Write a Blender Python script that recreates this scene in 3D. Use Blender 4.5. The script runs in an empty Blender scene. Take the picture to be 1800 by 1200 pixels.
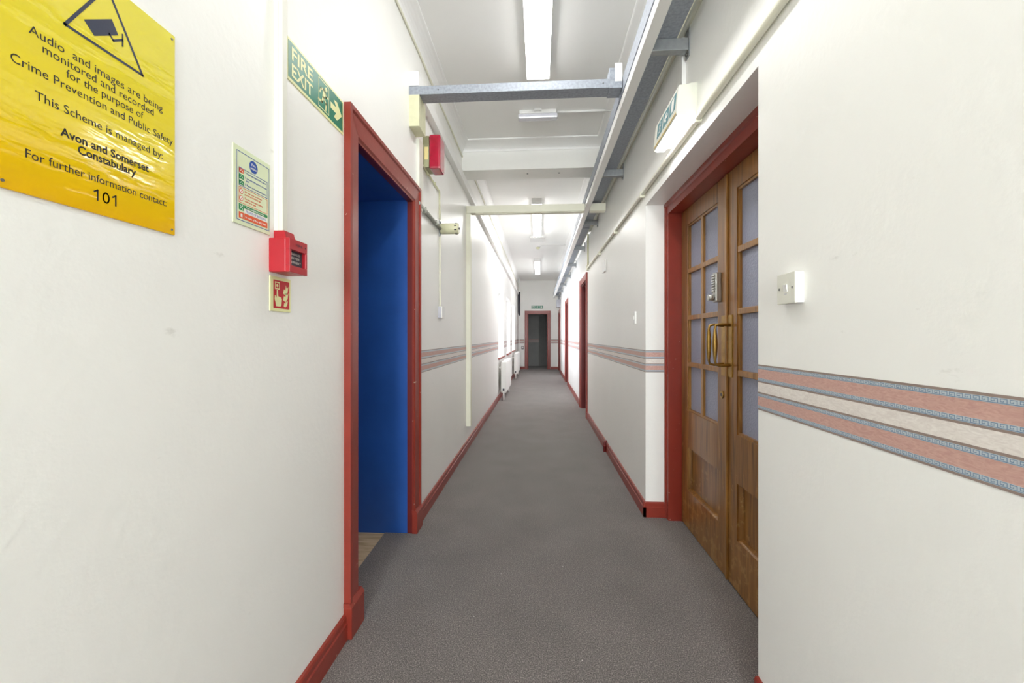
import bpy, bmesh, math, random
from mathutils import Vector, Matrix
random.seed(7)
PI = math.pi
SC = bpy.context.scene
COL = SC.collection

# ------------------------------------------------------------------ camera
cam_d = bpy.data.cameras.new('camera')
cam = bpy.data.objects.new('camera', cam_d)
COL.objects.link(cam)
cam.location = (0, 0, 1.2)
cam.rotation_euler = (PI / 2, 0, math.atan(48 / 740))
cam_d.sensor_width = 36
cam_d.lens = 36 * 740 / 1800
cam_d.shift_y = -8 / 1800
cam_d.clip_start = 0.02
SC.camera = cam

# ------------------------------------------------------------------ world, daylight, exposure
world = bpy.data.worlds.new('sky')
SC.world = world
world.use_nodes = True
wb = world.node_tree.nodes['Background']
wb.inputs[0].default_value = (0.93, 0.96, 1.0, 1)
wb.inputs[1].default_value = 0.9

def area(name, loc, rot, sx, sy, power, color=(1, 1, 1)):
    d = bpy.data.lights.new(name, 'AREA')
    d.shape = 'RECTANGLE'; d.size = sx; d.size_y = sy
    d.energy = power; d.color = color
    o = bpy.data.objects.new(name, d)
    o.location = loc; o.rotation_euler = rot
    COL.objects.link(o)
    return o
# daylight outside the three left windows and behind an invented rear window that brightens the near end
for wy in (8.555, 10.605, 12.57):
    area('daylight_and_fill', (-1.30, wy, 1.60), (0, -PI / 2, 0), 1.5, 1.25, 10, (0.93, 0.91, 1.0))
area('daylight_and_fill', (-0.03, -6.15, 1.60), (PI / 2, 0, 0), 1.3, 1.7, 84, (0.98, 0.99, 1.0))  # added fill lamp shining in through the invented rear window

SC.view_settings.view_transform = 'Standard'
SC.view_settings.look = 'None'
SC.view_settings.gamma = 1
SC.view_settings.use_curve_mapping = False
SC.view_settings.exposure = 2.40
SC.cycles.max_bounces = 18
SC.cycles.diffuse_bounces = 14
SC.cycles.glossy_bounces = 5
SC.cycles.transparent_max_bounces = 12

# ------------------------------------------------------------------ materials
def srgb(r, g, b):
    def f(v):
        v /= 255
        return v / 12.92 if v <= 0.04045 else ((v + 0.055) / 1.055) ** 2.4
    return (f(r), f(g), f(b), 1)

def nodes(m):
    nt = m.node_tree
    return nt, nt.nodes, nt.links

def mat(name, col, rough=0.5, metal=0.0, var=0.04, vscale=6.0, bump=0.0, bscale=60.0, spec=0.5, coat=0.0, stretch=(1, 1, 1)):
    m = bpy.data.materials.new(name); m.use_nodes = True
    nt, N, Lk = nodes(m)
    p = N['Principled BSDF']
    p.inputs['Roughness'].default_value = rough
    p.inputs['Metallic'].default_value = metal
    p.inputs['Specular IOR Level'].default_value = spec
    p.inputs['Coat Weight'].default_value = coat
    tc = N.new('ShaderNodeTexCoord'); mp = N.new('ShaderNodeMapping')
    mp.inputs['Scale'].default_value = stretch
    Lk.new(tc.outputs['Object'], mp.inputs[0])
    n = N.new('ShaderNodeTexNoise'); n.inputs['Scale'].default_value = vscale; n.inputs['Detail'].default_value = 5
    Lk.new(mp.outputs[0], n.inputs['Vector'])
    r = N.new('ShaderNodeValToRGB')
    c = Vector(col[:3])
    r.color_ramp.elements[0].position = 0.3; r.color_ramp.elements[1].position = 0.7
    r.color_ramp.elements[0].color = (*(c * (1 - var)), 1)
    r.color_ramp.elements[1].color = (*[min(1, v) for v in (c * (1 + var))], 1)
    Lk.new(n.outputs['Fac'], r.inputs[0])
    Lk.new(r.outputs[0], p.inputs['Base Color'])
    if bump > 0:
        b = N.new('ShaderNodeTexNoise'); b.inputs['Scale'].default_value = bscale; b.inputs['Detail'].default_value = 4
        Lk.new(mp.outputs[0], b.inputs['Vector'])
        bp = N.new('ShaderNodeBump'); bp.inputs['Strength'].default_value = bump; bp.inputs['Distance'].default_value = 0.01
        Lk.new(b.outputs['Fac'], bp.inputs['Height'])
        Lk.new(bp.outputs[0], p.inputs['Normal'])
    return m

def emis(name, col, strength):
    m = bpy.data.materials.new(name); m.use_nodes = True
    nt, N, Lk = nodes(m)
    p = N['Principled BSDF']
    p.inputs['Base Color'].default_value = (0.8, 0.8, 0.78, 1)
    p.inputs['Roughness'].default_value = 0.4
    p.inputs['Emission Color'].default_value = col
    p.inputs['Emission Strength'].default_value = strength
    return m

def chipped(m, chip_col, scale=22, thresh=0.72, amount=1.0):
    """adds small paint chips to a painted material"""
    nt, N, Lk = nodes(m)
    p = N['Principled BSDF']
    src = p.inputs['Base Color'].links[0].from_socket
    tc = N.new('ShaderNodeTexCoord')
    n = N.new('ShaderNodeTexNoise'); n.inputs['Scale'].default_value = scale; n.inputs['Detail'].default_value = 3
    Lk.new(tc.outputs['Object'], n.inputs['Vector'])
    r = N.new('ShaderNodeValToRGB')
    r.color_ramp.elements[0].position = thresh; r.color_ramp.elements[1].position = thresh + 0.015
    r.color_ramp.elements[1].color = (amount, amount, amount, 1)
    Lk.new(n.outputs['Fac'], r.inputs[0])
    mx = N.new('ShaderNodeMix'); mx.data_type = 'RGBA'
    Lk.new(r.outputs[0], mx.inputs[0]); Lk.new(src, mx.inputs[6]); mx.inputs[7].default_value = chip_col
    Lk.new(mx.outputs[2], p.inputs['Base Color'])
    return m

M = {}
M['wall'] = mat('cream_wall_paint', srgb(246, 246, 243), 0.36, var=0.012, vscale=2.5, bump=0.10, bscale=38, spec=0.35)
M['ceiling'] = mat('ceiling_paint', srgb(246, 246, 244), 0.6, var=0.012, vscale=2)
M['cornice'] = mat('cornice_paint', srgb(246, 246, 245), 0.5, var=0.01)
M['cream'] = mat('cream_gloss_paint', srgb(234, 233, 215), 0.35, var=0.02, vscale=12)
M['cream_old'] = mat('aged_cream_paint', srgb(214, 213, 180), 0.4, var=0.05, vscale=25)
M['white'] = mat('white_plastic', srgb(236, 236, 234), 0.32, var=0.01)
M['white_metal'] = mat('white_enamel', srgb(238, 238, 236), 0.3, var=0.01)
M['trunk'] = mat('off_white_trunking', srgb(226, 226, 215), 0.4, var=0.015)
M['red'] = chipped(mat('red_gloss_paint', srgb(143, 53, 41), 0.28, var=0.08, vscale=9, bump=0.05, bscale=30), srgb(214, 190, 170), 46, 0.725)
M['darkred'] = mat('dark_red_paint', srgb(112, 34, 34), 0.35, var=0.1, vscale=8)
M['blue'] = chipped(mat('blue_gloss_paint', srgb(42, 92, 176), 0.38, var=0.08, vscale=5, bump=0.06, bscale=30), srgb(120, 140, 170), 30, 0.76, 0.7)
M['red_plastic'] = mat('red_plastic', srgb(178, 32, 44), 0.35, var=0.03)
M['red_sign'] = mat('red_sign_print', srgb(200, 32, 42), 0.4, var=0.02)
M['lens'] = mat('red_lens', srgb(172, 14, 54), 0.15, var=0.12, vscale=30, coat=0.6)
M['galv'] = mat('galvanised_steel', srgb(158, 164, 174), 0.6, metal=0.4, var=0.16, vscale=70, bump=0.03, bscale=90)
M['steel'] = mat('dull_steel', srgb(152, 155, 157), 0.45, metal=0.5, var=0.1, vscale=40)
M['grey_pipe'] = mat('grey_conduit_paint', srgb(165, 167, 158), 0.4, var=0.05)
M['olive'] = mat('olive_grey_plastic', srgb(165, 166, 132), 0.5, var=0.04)
M['black'] = mat('black_print', srgb(26, 26, 28), 0.4, var=0.02)
M['navy'] = mat('dark_blue_print', srgb(40, 48, 72), 0.4, var=0.05)
M['screw'] = mat('screw_metal', srgb(120, 120, 118), 0.35, metal=0.8)
M['brass'] = mat('aged_brass', srgb(176, 140, 74), 0.32, metal=0.85, var=0.18, vscale=30)
M['nickel'] = mat('satin_nickel', srgb(190, 190, 186), 0.3, metal=0.7, var=0.03)
M['pale_green'] = mat('pale_luminous_sheet', srgb(222, 232, 196), 0.4, var=0.01)
M['pale_yellow'] = mat('pale_yellow_print', srgb(236, 236, 176), 0.35, var=0.01)
M['green'] = mat('green_sign_print', srgb(10, 124, 96), 0.3, var=0.03)
M['green2'] = mat('green_print', srgb(20, 140, 80), 0.4, var=0.02)
M['blue_print'] = mat('blue_print', srgb(30, 80, 170), 0.4, var=0.02)
M['orange'] = mat('orange_print', srgb(226, 92, 48), 0.4, var=0.02)
M['paper'] = mat('white_print', srgb(242, 242, 236), 0.4, var=0.01)
M['teal'] = mat('teal_legend', srgb(96, 150, 160), 0.3, var=0.03)
M['yellow_line'] = mat('yellow_edge', srgb(216, 190, 110), 0.4, var=0.02)
M['dark'] = mat('dark_grey_plastic', srgb(62, 62, 72), 0.6, var=0.1)
M['grey_box'] = mat('pale_grey_enamel', srgb(186, 186, 196), 0.4, var=0.03)
M['tan_label'] = mat('tan_label', srgb(226, 212, 150), 0.5, var=0.02)
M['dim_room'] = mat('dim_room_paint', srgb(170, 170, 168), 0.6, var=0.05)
M['clear'] = mat('clear_ribbed_plastic', srgb(225, 226, 236), 0.15, var=0.03, coat=0.4)
M['tube_on'] = emis('lit_diffuser', (1.0, 0.985, 0.96, 1), 3.0)
M['tube_fill'] = emis('rear_fill_diffuser', (1.0, 0.985, 0.96, 1), 3.6)  # glow of the added fill batten behind the camera
M['tube_far'] = emis('bright_lit_diffuser', (1.0, 0.99, 0.97, 1), 6.0)
M['tube_end'] = emis('end_lit_diffuser', (1.0, 0.99, 0.98, 1), 2.8)
M['exit_lamp'] = emis('lit_exit_diffuser', (1.0, 0.98, 1.0, 1), 3.6)

def m_wall_scuffs():
    m = M['wall']
    nt, N, Lk = nodes(m); p = N['Principled BSDF']
    src = p.inputs['Base Color'].links[0].from_socket
    tc = N.new('ShaderNodeTexCoord'); mp = N.new('ShaderNodeMapping')
    mp.inputs['Scale'].default_value = (1, 1.2, 2.6); mp.inputs['Rotation'].default_value = (0.5, 0, 0)
    Lk.new(tc.outputs['Object'], mp.inputs[0])
    n = N.new('ShaderNodeTexNoise'); n.inputs['Scale'].default_value = 5.5; n.inputs['Detail'].default_value = 6; n.inputs['Roughness'].default_value = 0.65
    Lk.new(mp.outputs[0], n.inputs['Vector'])
    r = N.new('ShaderNodeValToRGB')
    r.color_ramp.elements[0].position = 0.69; r.color_ramp.elements[1].position = 0.76
    r.color_ramp.elements[1].color = (0.35, 0.35, 0.35, 1)
    Lk.new(n.outputs['Fac'], r.inputs[0])
    mx = N.new('ShaderNodeMix'); mx.data_type = 'RGBA'
    Lk.new(r.outputs[0], mx.inputs[0]); Lk.new(src, mx.inputs[6]); mx.inputs[7].default_value = srgb(190, 190, 182)
    Lk.new(mx.outputs[2], p.inputs['Base Color'])
m_wall_scuffs()

def m_carpet():
    m = bpy.data.materials.new('grey_brown_carpet'); m.use_nodes = True
    nt, N, Lk = nodes(m); p = N['Principled BSDF']
    p.inputs['Roughness'].default_value = 0.85
    p.inputs['Specular IOR Level'].default_value = 0.25
    p.inputs['Sheen Weight'].default_value = 0.25
    tc = N.new('ShaderNodeTexCoord')
    a = N.new('ShaderNodeTexNoise'); a.inputs['Scale'].default_value = 210; a.inputs['Detail'].default_value = 4; a.inputs['Roughness'].default_value = 0.75
    b = N.new('ShaderNodeTexNoise'); b.inputs['Scale'].default_value = 3.2; b.inputs['Detail'].default_value = 4
    for q in (a, b): Lk.new(tc.outputs['Object'], q.inputs['Vector'])
    r = N.new('ShaderNodeValToRGB')
    e = r.color_ramp.elements
    e[0].position = 0.33; e[0].color = srgb(64, 60, 58)
    e[1].position = 0.68; e[1].color = srgb(180, 172, 167)
    k = e.new(0.5); k.color = srgb(106, 101, 99)
    Lk.new(a.outputs['Fac'], r.inputs[0])
    r2 = N.new('ShaderNodeValToRGB')
    r2.color_ramp.elements[0].position = 0.3; r2.color_ramp.elements[0].color = (0.88, 0.87, 0.86, 1)
    r2.color_ramp.elements[1].position = 0.7; r2.color_ramp.elements[1].color = (1.08, 1.06, 1.06, 1)
    Lk.new(b.outputs['Fac'], r2.inputs[0])
    mx = N.new('ShaderNodeMix'); mx.data_type = 'RGBA'; mx.blend_type = 'MULTIPLY'; mx.inputs[0].default_value = 1
    Lk.new(r.outputs[0], mx.inputs[6]); Lk.new(r2.outputs[0], mx.inputs[7])
    # tiny pale flecks of lint
    c = N.new('ShaderNodeTexVoronoi'); c.inputs['Scale'].default_value = 7
    Lk.new(tc.outputs['Object'], c.inputs['Vector'])
    r3 = N.new('ShaderNodeValToRGB'); r3.color_ramp.elements[0].position = 0.022; r3.color_ramp.elements[1].position = 0.026
    r3.color_ramp.elements[0].color = (1, 1, 1, 1); r3.color_ramp.elements[1].color = (0, 0, 0, 1)
    Lk.new(c.outputs['Distance'], r3.inputs[0])
    m2 = N.new('ShaderNodeMix'); m2.data_type = 'RGBA'
    Lk.new(r3.outputs[0], m2.inputs[0]); Lk.new(mx.outputs[2], m2.inputs[6]); m2.inputs[7].default_value = srgb(205, 200, 195)
    Lk.new(m2.outputs[2], p.inputs['Base Color'])
    bp = N.new('ShaderNodeBump'); bp.inputs['Strength'].default_value = 0.35; bp.inputs['Distance'].default_value = 0.004
    Lk.new(a.outputs['Fac'], bp.inputs['Height']); Lk.new(bp.outputs[0], p.inputs['Normal'])
    return m
M['carpet'] = m_carpet()

def m_wood(name, c0, c1, c2, rough=0.32, scale=(26, 26, 1.6), worn=False):
    m = bpy.data.materials.new(name); m.use_nodes = True
    nt, N, Lk = nodes(m); p = N['Principled BSDF']
    p.inputs['Roughness'].default_value = rough; p.inputs['Coat Weight'].default_value = 0.25; p.inputs['Coat Roughness'].default_value = 0.25
    tc = N.new('ShaderNodeTexCoord'); mp = N.new('ShaderNodeMapping'); mp.inputs['Scale'].default_value = scale
    Lk.new(tc.outputs['Object'], mp.inputs[0])
    n = N.new('ShaderNodeTexNoise'); n.inputs['Scale'].default_value = 1.6; n.inputs['Detail'].default_value = 7; n.inputs['Distortion'].default_value = 1.1
    Lk.new(mp.outputs[0], n.inputs['Vector'])
    r = N.new('ShaderNodeValToRGB'); e = r.color_ramp.elements
    e[0].position = 0.28; e[0].color = c0; e[1].position = 0.75; e[1].color = c2
    k = e.new(0.5); k.color = c1
    Lk.new(n.outputs['Fac'], r.inputs[0])
    out = r.outputs[0]
    if worn:   # pale scratches and rubbed patches, densest low on the door
        s = N.new('ShaderNodeTexNoise'); s.inputs['Scale'].default_value = 17; s.inputs['Detail'].default_value = 6; s.inputs['Roughness'].default_value = 0.7
        Lk.new(tc.outputs['Object'], s.inputs['Vector'])
        sx = N.new('ShaderNodeSeparateXYZ'); Lk.new(tc.outputs['Object'], sx.inputs[0])
        mr = N.new('ShaderNodeMapRange'); mr.inputs[1].default_value = 0.0; mr.inputs[2].default_value = 0.8; mr.inputs[3].default_value = 0.10; mr.inputs[4].default_value = -0.05
        Lk.new(sx.outputs['Z'], mr.inputs[0])
        ad = N.new('ShaderNodeMath'); ad.operation = 'ADD'
        Lk.new(s.outputs['Fac'], ad.inputs[0]); Lk.new(mr.outputs[0], ad.inputs[1])
        r2 = N.new('ShaderNodeValToRGB'); r2.color_ramp.elements[0].position = 0.60; r2.color_ramp.elements[1].position = 0.66
        r2.color_ramp.elements[1].color = (0.6, 0.6, 0.6, 1)
        Lk.new(ad.outputs[0], r2.inputs[0])
        mx = N.new('ShaderNodeMix'); mx.data_type = 'RGBA'
        Lk.new(r2.outputs[0], mx.inputs[0]); Lk.new(out, mx.inputs[6]); mx.inputs[7].default_value = srgb(176, 138, 84)
        out = mx.outputs[2]
    Lk.new(out, p.inputs['Base Color'])
    return m
M['oak'] = m_wood('varnished_oak', srgb(96, 61, 24), srgb(136, 91, 38), srgb(166, 117, 58), worn=True)
M['oak_bead'] = m_wood('oak_beading', srgb(116, 77, 31), srgb(152, 106, 47), srgb(180, 131, 66))
M['boards'] = m_wood('bare_floorboards', srgb(170, 140, 102), srgb(206, 180, 140), srgb(226, 204, 170), rough=0.6, scale=(3, 20, 20))

def m_yellow():
    m = bpy.data.materials.new('glossy_yellow_sheet'); m.use_nodes = True
    nt, N, Lk = nodes(m); p = N['Principled BSDF']
    p.inputs['Roughness'].default_value = 0.10; p.inputs['Coat Weight'].default_value = 0.8; p.inputs['Coat Roughness'].default_value = 0.03
    tc = N.new('ShaderNodeTexCoord')
    sx = N.new('ShaderNodeSeparateXYZ'); Lk.new(tc.outputs['Object'], sx.inputs[0])
    mr = N.new('ShaderNodeMapRange'); mr.inputs[1].default_value = -0.211; mr.inputs[2].default_value = 0.211
    Lk.new(sx.outputs['Z'], mr.inputs[0])
    r = N.new('ShaderNodeValToRGB'); e = r.color_ramp.elements     # orange at the bottom, turning lemon towards the top
    e[0].position = 0.0; e[0].color = srgb(240, 186, 20); e[1].position = 1.0; e[1].color = srgb(236, 224, 60)
    k = e.new(0.35); k.color = srgb(238, 214, 24)
    Lk.new(mr.outputs[0], r.inputs[0]); Lk.new(r.outputs[0], p.inputs['Base Color'])
    mp = N.new('ShaderNodeMapping'); mp.inputs['Scale'].default_value = (2.2, 1, 9); mp.inputs['Rotation'].default_value = (0, 0.25, 0)
    Lk.new(tc.outputs['Object'], mp.inputs[0])
    n = N.new('ShaderNodeTexNoise'); n.inputs['Scale'].default_value = 2.4; n.inputs['Detail'].default_value = 3
    Lk.new(mp.outputs[0], n.inputs['Vector'])
    bp = N.new('ShaderNodeBump'); bp.inputs['Strength'].default_value = 0.22; bp.inputs['Distance'].default_value = 0.012
    Lk.new(n.outputs['Fac'], bp.inputs['Height']); Lk.new(bp.outputs[0], p.inputs['Normal'])
    Lk.new(bp.outputs[0], p.inputs['Coat Normal'])
    return m
M['yellow'] = m_yellow()

def m_obscured():
    m = bpy.data.materials.new('obscured_wired_glass'); m.use_nodes = True
    nt, N, Lk = nodes(m); p = N['Principled BSDF']
    p.inputs['Base Color'].default_value = srgb(160, 166, 190)
    p.inputs['Roughness'].default_value = 0.28
    p.inputs['Transmission Weight'].default_value = 0.15
    tc = N.new('ShaderNodeTexCoord')
    n = N.new('ShaderNodeTexNoise'); n.inputs['Scale'].default_value = 120; n.inputs['Detail'].default_value = 2
    Lk.new(tc.outputs['Object'], n.inputs['Vector'])
    bp = N.new('ShaderNodeBump'); bp.inputs['Strength'].default_value = 0.5; bp.inputs['Distance'].default_value = 0.006
    Lk.new(n.outputs['Fac'], bp.inputs['Height']); Lk.new(bp.outputs[0], p.inputs['Normal'])
    return m
M['obscured'] = m_obscured()

def m_glass():
    m = bpy.data.materials.new('clear_window_glass'); m.use_nodes = True
    nt, N, Lk = nodes(m)
    for q in list(N):
        if q.type != 'OUTPUT_MATERIAL': N.remove(q)
    o = [q for q in N if q.type == 'OUTPUT_MATERIAL'][0]
    t = N.new('ShaderNodeBsdfTransparent'); t.inputs[0].default_value = (0.96, 0.98, 0.98, 1)
    g = N.new('ShaderNodeBsdfGlossy'); g.inputs['Roughness'].default_value = 0.02
    f = N.new('ShaderNodeFresnel'); f.inputs[0].default_value = 1.45
    mx = N.new('ShaderNodeMixShader')
    Lk.new(f.outputs[0], mx.inputs[0]); Lk.new(t.outputs[0], mx.inputs[1]); Lk.new(g.outputs[0], mx.inputs[2])
    Lk.new(mx.outputs[0], o.inputs[0])
    return m
M['glass'] = m_glass()

def m_marble(name, a, b):
    m = bpy.data.materials.new(name); m.use_nodes = True
    nt, N, Lk = nodes(m); p = N['Principled BSDF']; p.inputs['Roughness'].default_value = 0.45
    tc = N.new('ShaderNodeTexCoord'); mp = N.new('ShaderNodeMapping'); mp.inputs['Scale'].default_value = (1, 1, 3.2)
    Lk.new(tc.outputs['Object'], mp.inputs[0])
    n = N.new('ShaderNodeTexNoise'); n.inputs['Scale'].default_value = 38; n.inputs['Detail'].default_value = 5; n.inputs['Distortion'].default_value = 2.2
    Lk.new(mp.outputs[0], n.inputs['Vector'])
    r = N.new('ShaderNodeValToRGB'); r.color_ramp.elements[0].position = 0.35; r.color_ramp.elements[1].position = 0.68
    r.color_ramp.elements[0].color = a; r.color_ramp.elements[1].color = b
    Lk.new(n.outputs['Fac'], r.inputs[0]); Lk.new(r.outputs[0], p.inputs['Base Color'])
    return m
M['b_pink'] = m_marble('border_pink_marble', srgb(194, 152, 142), srgb(210, 172, 160))
M['b_cream'] = m_marble('border_cream_marble', srgb(222, 214, 208), srgb(238, 232, 226))
M['b_brown'] = mat('border_brown_edge', srgb(150, 132, 124), 0.45)
M['b_light'] = mat('border_pale_blue', srgb(196, 206, 212), 0.45)
M['b_blue'] = mat('border_key_blue', srgb(122, 146, 172), 0.45)

# ------------------------------------------------------------------ mesh helpers
def NB(): return bmesh.new()

def box(bm, x0, x1, y0, y1, z0, z1, mi=0, bev=0.0):
    x0, x1 = sorted((x0, x1)); y0, y1 = sorted((y0, y1)); z0, z1 = sorted((z0, z1))
    t = bmesh.new()
    bmesh.ops.create_cube(t, size=1)
    for v in t.verts:
        v.co = Vector(((x0 + x1) / 2 + v.co.x * (x1 - x0), (y0 + y1) / 2 + v.co.y * (y1 - y0), (z0 + z1) / 2 + v.co.z * (z1 - z0)))
    if bev > 0:
        bmesh.ops.bevel(t, geom=list(t.edges), offset=bev, segments=2, affect='EDGES', profile=0.6)
    merge(bm, t, mi)
    return bm

def merge(bm, t, mi=0, mx=None, smooth=False):
    vm = {}
    for v in t.verts:
        vm[v] = bm.verts.new(mx @ v.co if mx else v.co)
    for f in t.faces:
        try:
            g = bm.faces.new([vm[v] for v in f.verts]); g.material_index = mi; g.smooth = smooth or f.smooth
        except ValueError:
            pass
    t.free()

def prism(bm, prof, a0, a1, axis='y', mi=0):
    """extrude a closed 2-D profile along an axis: y -> (x,z), x -> (y,z), z -> (x,y)"""
    def P(p, a):
        return Vector((p[0], a, p[1])) if axis == 'y' else Vector((a, p[0], p[1])) if axis == 'x' else Vector((p[0], p[1], a))
    A = [bm.verts.new(P(p, a0)) for p in prof]; B = [bm.verts.new(P(p, a1)) for p in prof]
    n = len(prof); fs = []
    for i in range(n):
        fs.append(bm.faces.new((A[i], A[(i + 1) % n], B[(i + 1) % n], B[i])))
    fs.append(bm.faces.new(A[::-1])); fs.append(bm.faces.new(B))
    for f in fs: f.material_index = mi
    bmesh.ops.recalc_face_normals(bm, faces=fs)

def flat(bm, pts, y, mi=0):
    """a flat polygon in the local x-z plane facing -y"""
    vs = [bm.verts.new((p[0], y, p[1])) for p in pts]
    f = bm.faces.new(vs); f.material_index = mi
    f.normal_update()
    if f.normal.y > 0: f.normal_flip()

def rect(bm, x0, x1, z0, z1, y, mi=0):
    flat(bm, [(x0, z0), (x1, z0), (x1, z1), (x0, z1)], y, mi)

def stroke(bm, pts, w, y, mi=0, closed=False):
    n = len(pts)
    rng = range(n if closed else n - 1)
    for i in rng:
        a = Vector(pts[i]); b = Vector(pts[(i + 1) % n]); d = (b - a)
        if d.length < 1e-6: continue
        d.normalize(); o = Vector((-d.y, d.x)) * w / 2; e = d * w / 2
        flat(bm, [tuple(a - e - o), tuple(b + e - o), tuple(b + e + o), tuple(a - e + o)], y, mi)

def frame2(bm, x0, x1, z0, z1, w, y, mi=0):
    rect(bm, x0, x1, z0, z0 + w, y, mi); rect(bm, x0, x1, z1 - w, z1, y, mi)
    rect(bm, x0, x0 + w, z0 + w, z1 - w, y, mi); rect(bm, x1 - w, x1, z0 + w, z1 - w, y, mi)

def disc(bm, cx, cz, r, y, mi=0, n=20, rz=None):
    flat(bm, [(cx + r * math.cos(2 * PI * k / n), cz + (rz or r) * math.sin(2 * PI * k / n)) for k in range(n)], y, mi)

def tube(bm, pts, r, seg=12, mi=0, caps=True):
    """round tube through points; r a number or a list"""
    pts = [Vector(p) for p in pts]; n = len(pts)
    rs = r if isinstance(r, (list, tuple)) else [r] * n
    rings = []; ref = None
    for i in range(n):
        d = (pts[min(i + 1, n - 1)] - pts[max(i - 1, 0)]).normalized()
        if ref is None:
            ref = Vector((0, 0, 1)) if abs(d.z) < 0.9 else Vector((1, 0, 0))
        a = (ref - d * ref.dot(d)).normalized(); ref = a
        b = d.cross(a)
        rings.append([bm.verts.new(pts[i] + (a * math.cos(2 * PI * k / seg) + b * math.sin(2 * PI * k / seg)) * rs[i]) for k in range(seg)])
    fs = []
    for i in range(n - 1):
        for k in range(seg):
            f = bm.faces.new((rings[i][k], rings[i][(k + 1) % seg], rings[i + 1][(k + 1) % seg], rings[i + 1][k]))
            f.smooth = True; f.material_index = mi; fs.append(f)
    if caps:
        for q in (rings[0][::-1], rings[-1]):
            f = bm.faces.new(q); f.material_index = mi; fs.append(f)
    bmesh.ops.recalc_face_normals(bm, faces=fs)

def cyl(bm, a, b, r, seg=20, mi=0): tube(bm, [a, b], r, seg, mi)

def obj(name, bm, mats, parent=None, loc=None):
    me = bpy.data.meshes.new(name)
    bm.to_mesh(me); bm.free()
    for m in (mats if isinstance(mats, (list, tuple)) else [mats]):
        me.materials.append(M[m] if isinstance(m, str) else m)
    o = bpy.data.objects.new(name, me); COL.objects.link(o)
    if parent: o.parent = parent
    if loc: o.location = loc
    return o

def tag(o, label, cat, group=None, kind=None):
    o['label'] = label; o['category'] = cat
    if group: o['group'] = group
    if kind: o['kind'] = kind
    return o

def thing(name, label, cat, loc=(0, 0, 0), rz=0.0, group=None, kind=None):
    o = bpy.data.objects.new(name, None); COL.objects.link(o)
    o.empty_display_size = 0.05
    o.location = loc; o.rotation_euler = (0, 0, rz)
    return tag(o, label, cat, group, kind)

def struct(name, bm, mats, label, cat):
    return tag(obj(name, bm, mats), label, cat, kind='structure')

def single(name, bm, mats, label, cat, loc=None, rz=0.0, group=None):
    o = obj(name, bm, mats, loc=loc); o.rotation_euler = (0, 0, rz)
    return tag(o, label, cat, group)

_text_cache = {}
def text_verts(s, bold):
    k = (s, bold)
    if k not in _text_cache:
        cu = bpy.data.curves.new('t', 'FONT'); cu.body = s; cu.size = 1.0; cu.resolution_u = 3
        cu.offset = 0.022 if bold else 0.0
        o = bpy.data.objects.new('t', cu); COL.objects.link(o)
        dg = bpy.context.evaluated_depsgraph_get(); dg.update()
        me = o.evaluated_get(dg).to_mesh()
        vs = [(v.co.x, v.co.y) for v in me.vertices]; fs = [tuple(p.vertices) for p in me.polygons]
        o.evaluated_get(dg).to_mesh_clear()
        bpy.data.objects.remove(o); bpy.data.curves.remove(cu)
        _text_cache[k] = (vs, fs)
    return _text_cache[k]

def text(bm, s, x0, x1, z0, cap, y, mi=0, bold=False):
    """writing whose ink spans x0..x1 with its baseline at z0 and capitals `cap` tall, facing -y"""
    vs, fs = text_verts(s, bold)
    if not vs: return
    hv, _ = text_verts('H', bold)
    H = max(v[1] for v in hv)
    xa = min(v[0] for v in vs); xb = max(v[0] for v in vs)
    sx = (x1 - x0) / (xb - xa); sz = cap / H
    nv = [bm.verts.new((x0 + (v[0] - xa) * sx, y, z0 + v[1] * sz)) for v in vs]
    for f in fs:
        try:
            g = bm.faces.new([nv[i] for i in f]); g.material_index = mi; g.normal_update()
            if g.normal.y > 0: g.normal_flip()
        except ValueError:
            pass

LX, RX = -0.775, 0.71           # the two corridor walls
ON_LEFT, ON_RIGHT = PI / 2, -PI / 2   # turn of things fixed to them (local x runs along the wall, -y faces the corridor)
YB, YE = -6.0, 15.65            # back and end walls
ZN, ZF = 3.11, 3.29             # ceiling heights before and after the beam

# ================================================================== the setting
# ---- floor
bm = NB()
box(bm, LX - 0.03, RX, YB, YE + 0.14, -0.05, 0.0)
box(bm, RX, 0.98, 1.40, 2.90, -0.05, 0.0)
for (a, b) in ((6.26, 7.27), (10.38, 11.42), (14.25, 15.40)):
    box(bm, RX, RX + 0.16, a, b, -0.05, 0.0)
prism(bm, [(LX - 0.03, 1.70), (-0.90, 1.70), (-0.938, 2.131), (-0.946, 2.53), (LX - 0.03, 2.53)], -0.05, 0.0, 'z')
struct('floor', bm, 'carpet', 'grey brown flecked carpet running down the corridor', 'carpet')
bm = NB()
box(bm, -2.3, LX - 0.03, 1.60, 2.60, -0.06, -0.004)
struct('floor', bm, 'boards', 'bare timber floorboards inside the blue doorway', 'floor')
bm = NB()
box(bm, -1.6, 1.4, YE + 0.14, 19.0, -0.06, 0.0)
struct('floor', bm, 'carpet', 'dark carpet of the unlit room beyond the end doorway', 'floor')

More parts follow.
